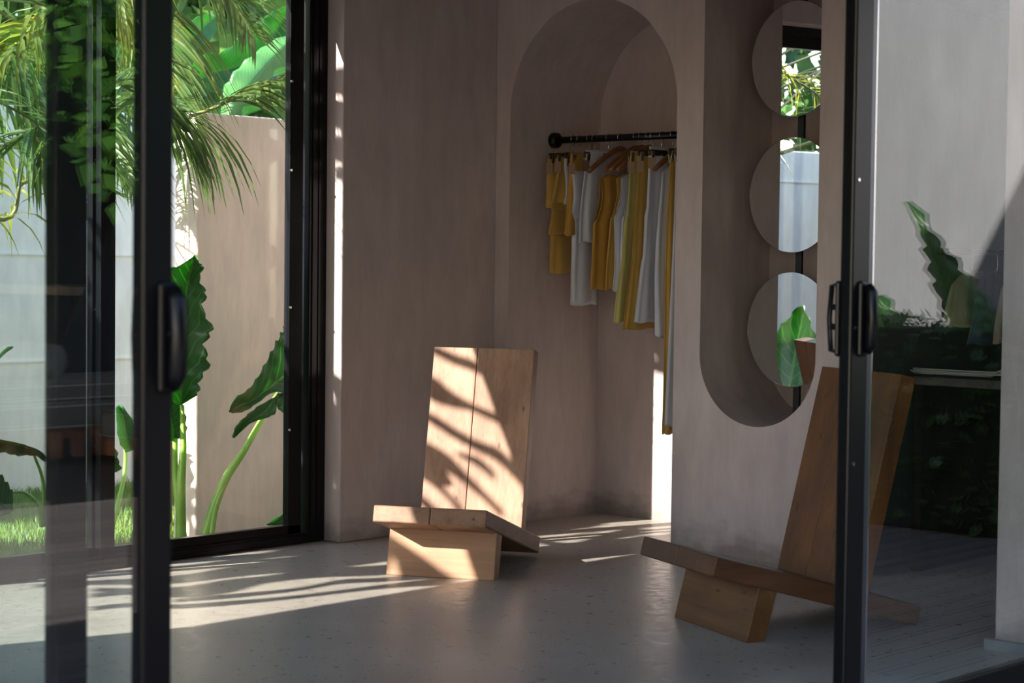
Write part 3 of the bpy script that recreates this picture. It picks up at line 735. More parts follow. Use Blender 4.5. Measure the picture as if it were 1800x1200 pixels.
def frond(parent, pts, n, ln, wd, grav=1.6, spread=.8, fwd=.6, seed=0, mat='palm', single=False, r0=.012, t0=.1, both=True, jit=.12, down=.0, mat2=None):
    r = random.Random(seed); cur = rachis_curve(pts, 40)
    fr = MB(); fr.tube(cur, [r0*(1-.85*i/40) for i in range(41)], 6); fo = fr.build('frond', M['rachis'], parent, smooth=True)
    allb = MB()
    for i in range(n):
        f = t0 + (1-t0)*i/(n-1); k = min(int(f*40), 39); p = cur[k].lerp(cur[k+1], f*40-k)
        t = (cur[min(k+1, 40)]-cur[max(k-1, 0)]).normalized()
        sd = t.cross(V((0,0,1))).normalized(); up = sd.cross(t)
        L = ln*(.45+.55*sin(pi*min(1, f*.75+.18)))*(1+r.uniform(-.1, .1)) * (1 if f < .85 else .75)
        for s in ((-1, 1) if both else (1,)):
            d = (sd*s*spread + t*fwd + up*.15 + V((r.uniform(-jit, jit), r.uniform(-jit, jit), r.uniform(-jit, jit)-down))).normalized()
            b = MB() if single else allb
            blade(b, p, d, L, wd*(.8+.4*r.random()), grav*(.8+.4*r.random()), t)
            if single: b.build('leaflet', M[mat2 if (mat2 and r.random() < .3) else mat], fo, smooth=True)
    if not single: tag(allb.build('leaflets', M[mat], fo, smooth=True), kind='stuff')
    return fo
def P(px, py, x): return at(px, py, 0, x)

palm = empty('palm_tree', (-7.9, 1.2, GZ), 0, 'palm tree with long drooping fronds arching over the window from the left', 'palm tree')
palm['_'] = 0; del palm['_']
PL = V(palm.location)
def rel(pts, o=PL): return [V(p)-o for p in pts]
tr = MB(); tr.tube([(0,0,0), (.05,.02,1.2), (.02,.10,2.4), (.08,.2,3.3)], [.14,.11,.10,.12], 14)
tr.build('trunk', M['bark'], palm, smooth=True)
top = V((-7.85, 1.4, 3.25))
# fronds seen through the window (right of the near door stile)
frond(palm, rel([top, (-7.5, 2.9, 3.4), P(230, -150, -7.1), P(330, -95, -7.0), P(450, -60, -6.95), P(540, -20, -6.9)]), 40, .42, .0125, 3.4, .75, .55, 11, 'palm', True, t0=.42, mat2='palm_y')
frond(palm, rel([top, (-7.5, 2.9, 3.2), P(200, -120, -7.4), P(262, -20, -7.4), P(296, 60, -7.4), P(306, 150, -7.4)]), 34, .66, .0135, 1.7, .7, .75, 19, 'palm', True, t0=.5, mat2='palm_y')
frond(palm, rel([top, (-7.4, 3.1, 3.3), P(250, -170, -7.1), P(340, -60, -7.1), P(400, -10, -7.1), P(445, 60, -7.1)]), 30, .50, .0125, 2.0, .75, .9, 20, 'palm', True, t0=.5)
frond(palm, rel([top, (-7.6, 2.9, 2.9), P(190, 60, -7.2), P(250, 130, -7.2), P(292, 230, -7.15)]), 30, .55, .013, 2.6, .8, .8, 23, 'palm', False, t0=.5)
frond(palm, rel([top, (-7.6, 3.0, 3.0), P(215, 150, -7.0), P(290, 195, -6.95), P(330, 260, -6.9)]), 40, .60, .0135, 4.0, .35, .7, 12, 'palm', True, t0=.5)
palm2 = empty('palm_tree', (-8.0, at(268, 600, 0, -8.0).y, GZ), 0, 'low palm behind the tan garden wall edge with a frond arching to the right', 'palm tree')
PL2 = V(palm2.location)
MB().tube([(0,0,0), (.0,.05,1.3)], [.10,.08], 12).build('trunk', M['bark'], palm2, smooth=True)
frond(palm2, rel([(-8.0, at(268, 600, 0, -8.0).y+.05, 1.3), P(290, 245, -7.4), P(385, 186, -7.15), P(450, 160, -7.08), P(530, 128, -7.02), P(600, 120, -7.0)], PL2), 56, .46, .0135, 3.0, .6, .95, 13, 'palm', True, t0=.34)
# fronds left of the stile, seen through the door glass
frond(palm, rel([top, (-7.5, 2.3, 3.0), P(150, -60, -6.95), P(70, 30, -6.95), P(40, 65, -6.9), P(-10, 120, -6.9)]), 30, .42, .013, 4.5, .35, .35, 14, 'palm_y', False, t0=.45)
frond(palm, rel([top, (-7.7, 2.6, 2.9), P(60, 110, -7.5), P(150, 190, -7.5), P(235, 330, -7.45)]), 40, .55, .012, 2.6, .8, .7, 15, 'palm', False, t0=.4)
frond(palm, rel([top, (-7.6, 2.2, 2.75), P(-20, 170, -7.6), P(60, 240, -7.6), P(170, 330, -7.6)]), 44, .6, .012, 2.4, .8, .7, 16, 'palm', False, t0=.35)
frond(palm, rel([top, (-7.3, 3.0, 3.1), P(140, -120, -7.05), P(200, -30, -7.0), P(260, 100, -7.0)]), 30, .5, .013, 2.6, .6, .8, 17, 'palm_y', False, t0=.45)
frond(palm, rel([top, (-7.9, 2.5, 2.4), P(-60, 372, -8.8), P(40, 322, -8.8), P(100, 312, -8.8), P(150, 330, -8.8)]), 24, .42, .009, 6, .25, .3, 18, 'palm_y', False, t0=.4, r0=.02)
for k, (a, b_, c, x, L_, m_) in enumerate([((-60,60),(30,120),(120,250),-8.2,.6,'palm'), ((60,-60),(150,40),(240,190),-8.4,.65,'palm'), ((-60,230),(40,260),(140,380),-8.6,.55,'palm'), ((120,150),(200,220),(260,340),-8.3,.5,'palm'), ((150,20),(230,80),(330,200),-8.6,.6,'palm')]):
    frond(palm, rel([top+V((-.3,.1,-.1)), (-8.1, 2.6+.1*k, 3.0-.12*k), P(a[0], a[1], x), P(b_[0], b_[1], x), P(c[0], c[1], x)]), 46, L_, .015, 2.4, .8, .7, 70+k, m_, False, t0=.4)
# fronds that cross the sun further left: they stripe the floor, the jamb and the chair
def shadow_at(T, back): return V(T) - V((sin(radians(SUN_AZ)), cos(radians(SUN_AZ)), -te))*back
for k, (T, bk, rr_, lv, n, ln, wd, sd) in enumerate(SHADOW_FRONDS if 'SHADOW_FRONDS' in globals() else []): pass
palm3 = empty('palm_tree', (-8.3, -1.6, GZ), 0, 'palm outside the left end of the window wall, casting striped leaf shadows into the room', 'palm tree')
PL3 = V(palm3.location)
MB().tube([(0,0,0), (.1,.05,2.0), (.0,.0,4.2)], [.15,.12,.11], 12).build('trunk', M['bark'], palm3, smooth=True)
top3 = V((-8.3, -1.6, 4.1))
def comb(parent, base, pts, dirv, n, ln, wd, grav, seed, mat='palm', jit=.08, gap=0):
    """frond with leaflets all falling the same way (wind-combed); individual leaflets"""
    r = random.Random(seed); cur = rachis_curve([V(p)-base for p in pts], 40)
    fr = MB(); fr.tube(cur, [.014*(1-.8*i/40) for i in range(41)], 6); fo = fr.build('frond', M['rachis'], parent, smooth=True)
    i0 = 12; b = MB()
    for i in range(n):
        f = (i0+(40-i0)*i/(n-1)); k = min(int(f), 39); p = cur[k].lerp(cur[k+1], f-k); t = (cur[k+1]-cur[k]).normalized()
        d = V(dirv)+V((r.uniform(-jit, jit), r.uniform(-jit, jit), r.uniform(-jit, jit)))
        if r.random() < gap: continue
        blade(b, p, d, ln*(.8+.35*r.random()), wd*(.7+.6*r.random()), grav, t)
    tag(b.build('leaflets', M[mat], fo, smooth=True), kind='stuff'); return fo
# chair-back, floor and leg stripes: broad hanging leaflets of this palm, outside the window to the left of the frame
_R = V((-5.099, 5.361, 0)); _W = V((.885, .466, 0)); _K = V((-.466, .885, 0)); _o = _R+_K*.42+V((0,0,.155)); _n = _W.cross(_K*.175+V((0,0,.725))).normalized()
def on_back(px, py):
    d = ray(px, py); t = (_o-CAM).dot(_n)/d.dot(_n); return CAM+d*t
def sun_leaf(parent, base, pts, surf, bk, vert=False, mat='palm'):
    """an unseen leaflet shaped to shade the given points, hung where the sun passes"""
    S = [surf(x, y) for x, y, h in pts]; rows = []
    dd = V((sin(radians(SUN_AZ)), cos(radians(SUN_AZ)), 0))
    for i, (x, y, h) in enumerate(pts):
        p = S[i]; b = bk + ((p-S[0]).dot(dd)*.9*(1 if vert else 0))
        hv = (surf(x, y+h)-surf(x, y-h))*.5; D = SUND/ sqrt(SUND.x**2+SUND.y**2)
        c = p - D*b - base; rows.append((c, hv))
    out = []; n = (len(rows)-1)*5
    C_ = rachis_curve([r[0] for r in rows], n); Hs = rachis_curve([r[1] for r in rows], n)
    for c, hv in zip(C_, Hs):
        q = V((0,0,1)).cross(hv); out.append([c-hv, c-hv*.4+V((0,0,.004)), c+hv*.4+V((0,0,.004)), c+hv])
    return MB().grid(out).build('leaflet', M[mat], parent, smooth=True)
A = shadow_at((-6.0, 5.3, .6), 5.6)
fan = MB(); fan.tube(rachis_curve([top3-PL3, (A+top3)/2+V((0,0,.3))-PL3, A-PL3], 14), .012, 6); fan = fan.build('fan_frond', M['rachis'], palm3, smooth=True)
BACK = [[(735,603,4),(770,618,7),(800,632,8),(832,643,8),(865,664,7),(900,690,4)],
        [(720,668,12),(763,684,17),(790,700,12),(830,716,6),(880,733,3)],
        [(800,706,2),(840,722,5),(885,740,7),(910,756,8)],
        [(720,716,6),(759,736,8),(800,762,8),(840,784,8),(875,800,10),(915,838,12)],
        [(720,782,12),(753,797,15),(790,816,13),(820,842,9),(850,870,7),(885,905,6)],
        [(800,796,2),(840,812,7),(870,838,7)],
        [(730,828,5),(748,838,6),(775,858,6),(805,890,6),(820,910,4)],
        [(725,868,6),(745,882,8),(770,905,9)]]
for i, pts in enumerate(BACK): sun_leaf(fan, PL3, [(a, b_, h*1.3) for a, b_, h in pts], on_back, 5.75+.06*(i % 3))
FLOOR = [[(60,1014,2),(160,1008,3),(302,998,2),(420,984,4),(520,968,8),(640,952,11),(760,930,14)],
         [(60,1030,3),(160,1024,4),(302,1019,7),(420,1003,10),(520,990,14),(620,978,16),(760,955,20)],
         [(160,1036,3),(302,1041,9),(400,1030,12),(470,1018,7),(560,1006,9),(680,1001,9),(800,985,14)],
         [(302,1056,3),(400,1048,4),(520,1036,3),(600,1022,4),(680,1018,4),(800,1005,9)],
         [(155,1070,4),(230,1063,4),(302,1066,4),(400,1060,4),(520,1049,3),(680,1030,4),(800,1020,8)],
         [(155,1047,4),(230,1041,3),(302,1034,1.5)],
         [(640,975,10),(760,955,15),(880,930,18),(1000,912,8)],
         [(900,930,6),(960,932,6),(1010,925,5),(1060,918,5)],
         [(930,912,3),(1000,905,3),(1080,908,3)],
         [(930,945,5),(1000,960,6),(1060,945,7),(1130,930,9)]]
for i, pts in enumerate(FLOOR): sun_leaf(fan, PL3, pts, lambda x, y: fl(x, y), 5.35+.05*(i % 3), True)
at_rail = lambda x, y: at(x, y, 1, 6.72)  # unseen leaves added to keep direct sun off the hanging clothes
for pts in ([(955,395,16),(1010,400,26),(1060,402,26),(1105,405,10)], [(960,450,16),(1010,455,28),(1060,455,28),(1100,452,10)], [(965,505,16),(1010,510,26),(1060,508,26),(1095,505,8)], [(985,548,10),(1030,552,18),(1070,552,10)]):
    sun_leaf(fan, PL3, pts, at_rail, 6.2)
# jamb shadows
A = shadow_at((-6.40, 5.58, 2.1), 2.2); B = shadow_at((-6.30, 5.58, 1.3), 2.4)
comb(palm3, PL3, [top3, (A+top3)/2+V((0,.3,.4)), A, (A+B)/2, B], (.6, .1, -.7), 18, .35, .006, 1.2, 51)

# elephant ears --------------------------------------------------------------
def px_leaf(parent, off, rows, x, cup=.05, ripple=.012, seed=0, mat="taro", tilt=0.0, nsub=7, scal=.10):
    """rows base->tip of (left, mid, right) image points, laid on the real plane X = x (leaning by tilt), cupped and rippled"""
    r = random.Random(seed); n = len(rows); out = []; uvs = []
    def ip(a, i, comp):
        i0 = min(int(i), n-2); u = i-i0
        g = lambda k: V(rows[max(0, min(n-1, k))][comp])
        p0, p1, p2, p3 = g(i0-1), g(i0), g(i0+1), g(i0+2)
        return .5*((2*p1)+(-p0+p2)*u+(2*p0-5*p1+4*p2-p3)*u*u+(-p0+3*p1-3*p2+p3)*u**3)
    m = (n-1)*4
    for i in range(m+1):
        t = i/4; l, c, rr = ip(rows, t, 0), ip(rows, t, 1), ip(rows, t, 2); row = []
        for s in range(-nsub, nsub+1):
            f = abs(s)/nsub; q = c.lerp(l if s < 0 else rr, f)
            d = cup*f**1.3*.8 + ripple*f*f*sin(i*1.35 + (1.3 if s < 0 else 0) + seed) - tilt*(i/m)
            q2 = q + (q-c)*(scal*2*f*f*(abs(sin(i*1.05+(.9 if s < 0 else 0)+seed))-.4))
            row.append(at(q2.x, q2.y, 0, x + d) - off); uvs.append((.5+.5*s/nsub*.9, i/m))
        out.append(row)
    mb = MB(); mb.grid(out); mb.uv = uvs
    return mb.build('leaf', M[mat], parent, smooth=True, solid=.0015)
def stem(parent, off, pts, r, mat='taro_stem'):
    return MB().tube([q-off for q in rachis_curve(pts, 18)], [r[0]+(r[1]-r[0])*i/18 for i in range(19)], 10).build('stem', M[mat], parent, smooth=True)
g0 = P(322, 965, -6.95); g0.z = GZ
ee = empty('elephant_ear_plant', g0, 0, 'elephant ear plant with a tall upright scalloped leaf near the door stile', 'plant')
px_leaf(ee, g0, [((306,712),(318,712),(330,705)), ((292,700),(318,690),(348,690)), ((276,660),(318,660),(350,668)), ((270,620),(320,630),(366,640)),
                 ((268,580),(322,600),(358,605)), ((270,545),(324,570),(372,578)), ((274,515),(326,535),(355,542)), ((280,492),(329,508),(362,515)),
                 ((290,480),(332,490),(350,492)), ((302,470),(336,474),(357,470)), ((314,468),(340,462),(350,462)), ((338,452),(342,448),(346,450))], -6.95, .10, .016, 2)
stem(ee, g0, [P(320, 712, -6.95), P(322, 780, -6.94), P(318, 860, -6.93), P(318, 960, -6.93)], (.010, .026))
stem(ee, g0, [P(308, 770, -6.98), P(308, 830, -6.98), P(316, 900, -6.95), P(324, 965, -6.95)], (.012, .02))
px_leaf(ee, g0, [((300,775),(306,775),(312,772)), ((290,760),(304,755),(325,762)), ((288,735),(300,735),(326,738)), ((286,710),(298,715),(320,712)), ((285,696),(297,700),(308,700))], -7.0, .05, .01, 5)
g1 = P(362, 965, -6.9); g1.z = GZ
ef = empty('elephant_ear_plant', g1, 0, 'elephant ear plant with a leaning pale stem and sideways leaf before the tan wall', 'plant')
stem(ef, g1, [P(488, 690, -6.85), P(468, 722, -6.85), P(430, 790, -6.87), P(392, 850, -6.9), P(364, 930, -6.9), P(356, 975, -6.9)], (.007, .030))
stem(ef, g1, [P(402, 842, -6.89), P(380, 890, -6.88), P(366, 975, -6.88)], (.006, .018))
px_leaf(ef, g1, [((402,724),(404,724),(408,726)), ((414,700),(422,712),(430,722)), ((436,686),(446,702),(452,708)), ((455,662),(470,684),(484,688)),
                 ((473,630),(490,668),(520,700)), ((487,604),(512,650),(548,702)), ((498,585),(530,632),(562,680)), ((504,574),(545,615),(566,640)), ((512,568),(552,596),(566,610))], -6.85, .05, .012, 8)
px_leaf(ef, g1, [((478,700),(482,698),(492,690)), ((452,716),(466,722),(484,724)), ((432,732),(446,735),(468,734)), ((416,748),(424,750),(440,744)), ((408,768),(411,770),(416,766))], -6.83, .03, .012, 3, 'taro')
px_leaf(ef, g1, [((488,692),(500,690),(512,690)), ((486,712),(506,716),(530,708)), ((494,722),(510,726),(532,722)), ((502,728),(512,732),(524,730))], -6.83, .02, .008, 3)
g2 = P(520, 965, -7.2); g2.z = GZ
eg = empty('elephant_ear_plant', g2, 0, 'young elephant ear plant with a low leaf at the window corner', 'plant')
px_leaf(eg, g2, [((468,922),(470,922),(472,923)), ((486,910),(492,916),(500,922)), ((505,900),(512,908),(520,918)), ((530,890),(536,900),(545,912)), ((556,896),(560,900),(562,905))], -7.2, .03, .005, 3, 'taro')
px_leaf(eg, g2, [((534,740),(537,740),(540,735)), ((526,700),(537,690),(548,700)), ((524,640),(537,640),(550,640)), ((528,580),(538,580),(548,590)), ((536,545),(538,545),(540,548))], -7.3, .03, .005, 4)
stem(eg, g2, [P(537, 740, -7.3), P(534, 860, -7.25), P(522, 960, -7.2)], (.008, .02))
# left, behind the door glass
g3 = P(78, 905, -7.4); g3.z = GZ
eh = empty('elephant_ear_plant', g3, 0, 'elephant ear plant with drooping leaves seen through the left door glass', 'plant')
px_leaf(eh, g3, [((80,812),(82,806),(84,806)), ((60,800),(62,790),(70,792)), ((32,800),(36,784),(44,782)), ((10,795),(12,778),(20,776)), ((-14,792),(-10,775),(-4,772))], -7.4, .05, .01, 2)
stem(eh, g3, [P(60, 800, -7.4), P(74, 838, -7.4), P(78, 880, -7.4), P(76, 925, -7.4)], (.006, .012))
px_leaf(eh, g3, [((20,902),(24,898),(22,890)), ((0,905),(10,888),(22,868)), ((-20,900),(-6,880),(12,850)), ((-40,890),(-24,868),(-4,836)), ((-50,880),(-44,870),(-38,860))], -7.35, .04, .01, 6)
stem(eh, g3, [P(18, 866, -7.35), P(44, 866, -7.37), P(66, 888, -7.4), P(74, 925, -7.4)], (.006, .012))
px_leaf(eh, g3, [((-20,650),(-18,648),(-14,640)), ((-6,636),(0,628),(2,620)), ((10,620),(14,614),(14,610)), ((22,612),(23,611),(24,609))], -7.3, .02, .003, 6)
g4 = P(185, 925, -7.5); g4.z = GZ
ei = empty('elephant_ear_plant', g4, 0, 'elephant ear plant with two ruffled leaves between the window mullion and the door stile', 'plant')
px_leaf(ei, g4, [((158,720),(166,716),(172,716)), ((156,745),(170,745),(186,742)), ((156,775),(172,775),(192,770)), ((158,800),(178,800),(204,792)), ((172,818),(190,818),(208,812)), ((196,828),(204,830),(214,824))], -7.5, .05, .014, 7)
stem(ei, g4, [P(168, 720, -7.5), P(186, 800, -7.5), P(188, 930, -7.5)], (.007, .013))
px_leaf(ei, g4, [((204,716),(208,712),(214,712)), ((206,745),(218,742),(232,738)), ((210,775),(224,772),(240,765)), ((222,795),(232,792),(246,784))], -7.6, .05, .012, 7)
stem(ei, g4, [P(214, 716, -7.6), P(220, 820, -7.6), P(196, 930, -7.5)], (.007, .013))
# plants that the mirrors look at
def ear_leaf(parent, base, axis, side, ln, wd, seed=0, mat='taro', cup=.06):
    base = V(base); ax = V(axis).normalized(); sd = V(side).normalized(); nm = ax.cross(sd).normalized()
    prof = [(-.28, .0, .16), (-.20, .03, .34), (-.08, .01, .46), (.05, 0, .50), (.2, 0, .48), (.36, 0, .42), (.52, 0, .34), (.68, 0, .25), (.84, 0, .14), (1.0, 0, .01)]
    rows = []; uvs = []; ns = 7
    for i in range(28):
        t = i/27*(len(prof)-1); k = min(int(t), len(prof)-2); u = t-k
        a = prof[k][0]+(prof[k+1][0]-prof[k][0])*u; w_ = (prof[k][2]+(prof[k+1][2]-prof[k][2])*u)*(1+.07*sin(i*1.9+seed)); row = []
        for s in range(-ns, ns+1):
            f = s/ns; aa = a
            if a < 0: aa = a*min(1, abs(f)*2.2)
            row.append(base + ax*aa*ln + sd*f*w_*wd + nm*(cup*abs(f)**1.4*wd*2 - .12*ln*max(0, aa)**2 + .02*f*f*sin(i*1.7+seed)))
            uvs.append((.5+.45*f, i/27))
        rows.append(row)
    mb = MB(); mb.grid(rows); mb.uv = uvs; return mb.build('leaf', M[mat], parent, smooth=True, solid=.0015)
def ear_plant(x, y, leaves, label, seed=0, z0=None, cat='plant', name='elephant_ear_plant', group=None, mat='taro'):
    zz = GZ if z0 is None else z0
    e = empty(name, (x, y, zz), 0, label, cat, group); r = random.Random(seed)
    for (dx, dy, h, ln, wd, az, pitch) in leaves:
        b = V((dx, dy, h)); a = radians(az); ax = V((cos(a)*cos(radians(pitch)), sin(a)*cos(radians(pitch)), sin(radians(pitch)))); sd = V((-sin(a), cos(a), 0))
        ear_leaf(e, b, ax, sd, ln, wd, r.random()*9, mat)
        MB().tube(rachis_curve([V((dx*.08, dy*.08, 0)), V((dx*.35, dy*.35, h*.55)), b], 12), [.020-.001*i for i in range(13)], 8).build('stem', M['taro_stem'], e, smooth=True)
    return e
ear_plant(-7.3, 4.30, [(.02, .08, .66, .50, .46, 250, 75), (-.30, -.1, .60, .5, .42, 200, 40), (.05, -.45, .48, .45, .4, 300, 50)], 'large elephant ear plant shown in the lowest mirror', 2)
ear_plant(-8.2, 2.6, [(.0, .10, .75, .6, .5, 60, 50), (-.25, -.1, .60, .5, .42, 180, 30), (.2, -.2, .5, .5, .42, 320, 20)], 'elephant ear plant farther left along the garden wall', 4)
# frond that fills the top mirror
pm = frond(palm, rel([top, (-7.3, 2.3, 3.3), (-7.2, 3.3, 3.15), (-7.15, 4.2, 2.95), (-7.1, 4.9, 2.7)]), 44, .85, .014, 2.6, .5, .55, 61, 'palm_y', False, t0=.25)
# banana plant behind the tan wall ------------------------------------------
g5 = V((-9.2, 8.2, GZ)); bn = empty('banana_plant', g5, 0, 'banana plant with big bright leaves rising behind the tan garden wall', 'plant')
MB().tube([(0,0,0), (.05,0,1.0), (0,.05,1.9)], [.11,.09,.05], 12).build('stem', M['taro_stem'], bn, smooth=True)
px_leaf(bn, g5, [((322,180),(318,186),(326,194)), ((330,138),(340,150),(352,170)), ((352,100),(372,128),(392,160)), ((392,92),(412,118),(430,146)), ((420,70),(440,104),(458,130)),
                 ((440,52),(466,80),(482,104)), ((465,34),(486,54),(502,72)), ((482,20),(500,34),(512,44)), ((508,10),(512,14),(516,20))], -9.0, .12, .03, 3, 'banana')
px_leaf(bn, g5, [((392,215),(398,215),(404,212)), ((388,180),(412,186),(440,200)), ((398,150),(432,160),(470,180)), ((420,120),(456,130),(498,150)), ((452,92),(482,100),(516,116)), ((488,68),(506,76),(526,86)), ((520,60),(523,62),(526,64))], -8.7, -.1, .02, 5, 'banana')
px_leaf(bn, g5, [((300,230),(310,232),(318,230)), ((296,190),(316,200),(342,204)), ((300,160),(322,166),(352,180)), ((312,130),(330,140),(350,152)), ((330,112),(340,116),(350,126))], -8.9, -.06, .02, 9, 'banana')
px_leaf(bn, g5, [((300,120),(304,124),(306,128)), ((304,90),(316,100),(322,110)), ((316,58),(332,74),(344,92)), ((338,36),(354,50),(372,66)), ((372,22),(380,28),(390,38))], -9.3, .05, .02, 12, 'banana')

# trees beyond ----------------------------------------------------------------
def leafy_tree(x, y, z0, r, hgt, n, mat, label, seed, lw=.09, name='broadleaf_tree', cat='tree', squash=1.0, group='trees around the garden'):
    e = empty(name, (x, y, z0), 0, label, cat, group); rd = random.Random(seed)
    MB().tube([(0,0,0), (.1,.05,hgt*.45), (0,.1,hgt*.8)], [.16,.12,.05], 10).build('trunk', M['bark'], e, smooth=True)
    b = MB(); blobs = [(V((rd.uniform(-.5,.5)*r, rd.uniform(-.5,.5)*r, hgt*rd.uniform(.45, 1.0))), r*rd.uniform(.4, .7)) for _ in range(9)]
    for i in range(n):
        c, br = blobs[i % 9]; d = V((rd.gauss(0,1), rd.gauss(0,1), rd.gauss(0,1)*squash)).normalized(); p = c + d*br*rd.uniform(.55, 1.05)
        a = V((rd.gauss(0,1), rd.gauss(0,1), rd.gauss(0,.6)-.4)).normalized(); s = a.cross(d).normalized() if a.cross(d).length > .01 else V((1,0,0))
        L = lw*(1+rd.random()); W_ = L*.38
        b.add([p, p+a*L*.5+s*W_, p+a*L, p+a*L*.5-s*W_], [(0,1,2,3)])
    tag(b.build('foliage', M[mat], e), kind='stuff'); return e
TL = [(-13.5, 5.0, 2.4, 5.6, 'tree', 'dense dark tree beyond the grey garden wall, left of the banana plant'),
      (-13.0, 9.5, 2.4, 5.2, 'tree2', 'light green tree beyond the tan wall behind the banana leaves'),
      (-15.5, 14.0, 3.0, 7.0, 'tree', 'tall dark tree far behind the right end of the tan wall'),
      (-14.5, 0.5, 2.8, 6.0, 'tree2', 'bushy light tree far left beyond the grey garden wall'),
      (-12.0, 2.8, 1.8, 4.4, 'tree2', 'loose tree directly above the grey garden wall'),
      (-18.0, 9.0, 3.4, 7.5, 'tree', 'tallest dark tree in the far background'),
      (-14.0, -5.0, 3.0, 5.0, 'tree', 'dark tree outside the frame past the left garden wall')]
TL += [(-8.3, .3, .9, 2.5, 'tree', 'unseen low dark bush added to cut skylight through the left part of the window wall'),  # unseen bushes added to lower the window light on the pillar
       (-8.7, -1.6, 1.0, 2.8, 'tree2', 'unseen low light green bush added to cut skylight at the far left end of the window wall')]
for i, (x, y, r, h, m_, lab) in enumerate(TL): leafy_tree(x, y, GZ, r, h, 5200, m_, lab, 100+i, .16)

# ================================================================== DECK SIDE (seen only as reflections in the door glass)
struct(MB().box(-2.62, 16, -8, 14, -.5, -.035).build('deck_base', M['soil']))
deck = empty('timber_deck', (0, 0, 0), 0, 'weathered grey timber deck of long boards outside the sliding doors', 'deck')
pm_ = MB().box(-.056, .056, -8, 8.54, -.032, 0).build('deck_board', M['deck'], deck); pm_.location = (-2.555, 0, 0)
for i in range(1, 99):
    c = pm_.copy(); COL.objects.link(c); c.parent = deck; c.location = (-2.555+.122*i, 0, 0)
# pale boundary wall reflected in the right pane
pw = MB(); pw.box(-2.6, 3.0, 8.6, 8.85, 0, 3.4); struct(pw.build('garden_wall_deck', M['white_wall'], bevel=.01))
struct(MB().box(-1.62, -1.34, 8.55, 8.61, 0, 3.4).build('garden_wall_pilaster', M['white_wall']))
# house on the far side of the deck
struct(MB().box(9.8, 10.1, -6, 16, 0, 3.2).build('wall_far_house', M['dark_plaster']))
struct(MB().box(1.2, 12, -6, 16, 3.0, 3.2).build('roof_far_house', M['dark_wood']))  # edge drawn far out over the deck to shade it and cut skylight
# elephant ears in front of the pale wall
def rp(px, py, y): # reflected ray in the door glass to plane Y = y (real space)
    p = at(px, py, 1, y); return V((-5.4-p.x, p.y, p.z))
hg = empty('clipped_hedge', (rp(1640, 560, 8.1).x, 8.1, 0), 0, 'dark clipped hedge along the pale wall, reflected in the right pane', 'hedge')
hb = MB(); rd = random.Random(9)
for i in range(9000):
    p = V((rd.uniform(-1.5, 1.5), rd.uniform(-.3, .3), rd.uniform(.02, 1.0)))
    a = V((rd.gauss(0,1), rd.gauss(0,1), rd.gauss(0,1))).normalized(); s = a.cross(V((0,0,1))).normalized(); L = .07
    hb.add([p, p+a*L*.5+s*L*.3, p+a*L, p+a*L*.5-s*L*.3], [(0,1,2,3)])
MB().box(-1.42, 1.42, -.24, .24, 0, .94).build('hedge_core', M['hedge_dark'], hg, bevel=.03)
tag(hb.build('foliage', M['tree'], hg), kind='stuff')
for (px0, py0, px1, py1, w_, lab) in ((1668, 545, 1612, 352, .15, 'tall leaning elephant ear leaf before the pale wall, reflected in the right pane'),
                              (1700, 560, 1655, 435, .2, 'broad elephant ear leaf before the pale wall, right of the tall leaf in the reflection'),
                              (1560, 600, 1545, 520, .2, 'low elephant ear leaf rising from the hedge in the right pane reflection')):
    b = rp(px0, py0, 8.0); t_ = rp(px1, py1, 8.0); ax = t_-b
    e = empty('elephant_ear_plant', (b.x, 8.1, 0), 0, lab, 'plant')
    o = V((b.x, 8.1, 0)); ear_leaf(e, b-o, ax, V((.6, .25, .3)), ax.length, w_*2.6, px0, 'taro')
    MB().tube(rachis_curve([V((0,0,0)), V((0,.05,b.z*.5)), b-o], 10), .012, 8).build('stem', M['taro_stem'], e, smooth=True)

# daybeds ----------------------------------------------------------------------
def mattress(parent, x0, x1, y0, y1, z0, z1, name='mattress'):
    m = MB().box(x0, x1, y0, y1, z0, z1).build(name, M['mattress'], parent, bevel=.02)
    for z in (z0+.015, z1-.015):
        MB().tube([(x0,y0,z),(x1,y0,z),(x1,y1,z),(x0,y1,z),(x0,y0,z)], .006, 6).build('piping', M['piping'], m, smooth=True)
    return m
A0 = refl(105, 820)
da = empty('daybed', (A0.x, 6.3, 0), 0, 'long wooden daybed with thick grey mattresses and white piping, its slats facing the doors', 'daybed')
for k in range(26):
    y = -1.9+k*.16; MB().box(0, .03, y, y+.085, .05, .20).build('slat', M['furn_wood'], da, bevel=.004)
MB().box(.03, .95, -2, 2.2, .16, .22).build('platform', M['furn_wood'], da)
for y in (-1.95, 2.1):
    for x in (.04, .85): MB().box(x, x+.06, y, y+.06, 0, .16).build('leg', M['furn_wood'], da)
mattress(da, -.01, .97, -2.02, 2.22, .22, .37); mattress(da, .12, .97, -2.02, 2.22, .373, .48, 'upper_mattress')
db = empty('daybed', (A0.x-1.05, 6.62, 0), 0, 'shorter wooden daybed end nearer the doors with grey mattress overhanging its frame', 'daybed')
MB().box(-1.3, .93, 0, .06, .06, .165).build('frame_rail', M['furn_wood'], db, bevel=.005)
MB().box(-1.3, .93, .06, .85, .10, .16).build('platform', M['furn_wood'], db)
for x in (-1.2, .1, .80):
    MB().box(x, x+.07, .05, .12, 0, .07).build('leg', M['furn_wood'], db)
mattress(db, -1.32, .96, -.02, .9, .168, .33)
pb = refl(132, 660, .48)
pil = empty('pillow', (A0.x+.5, 6.5, .48), 0, 'pale fluffy rolled pillow lying on the long daybed', 'pillow')
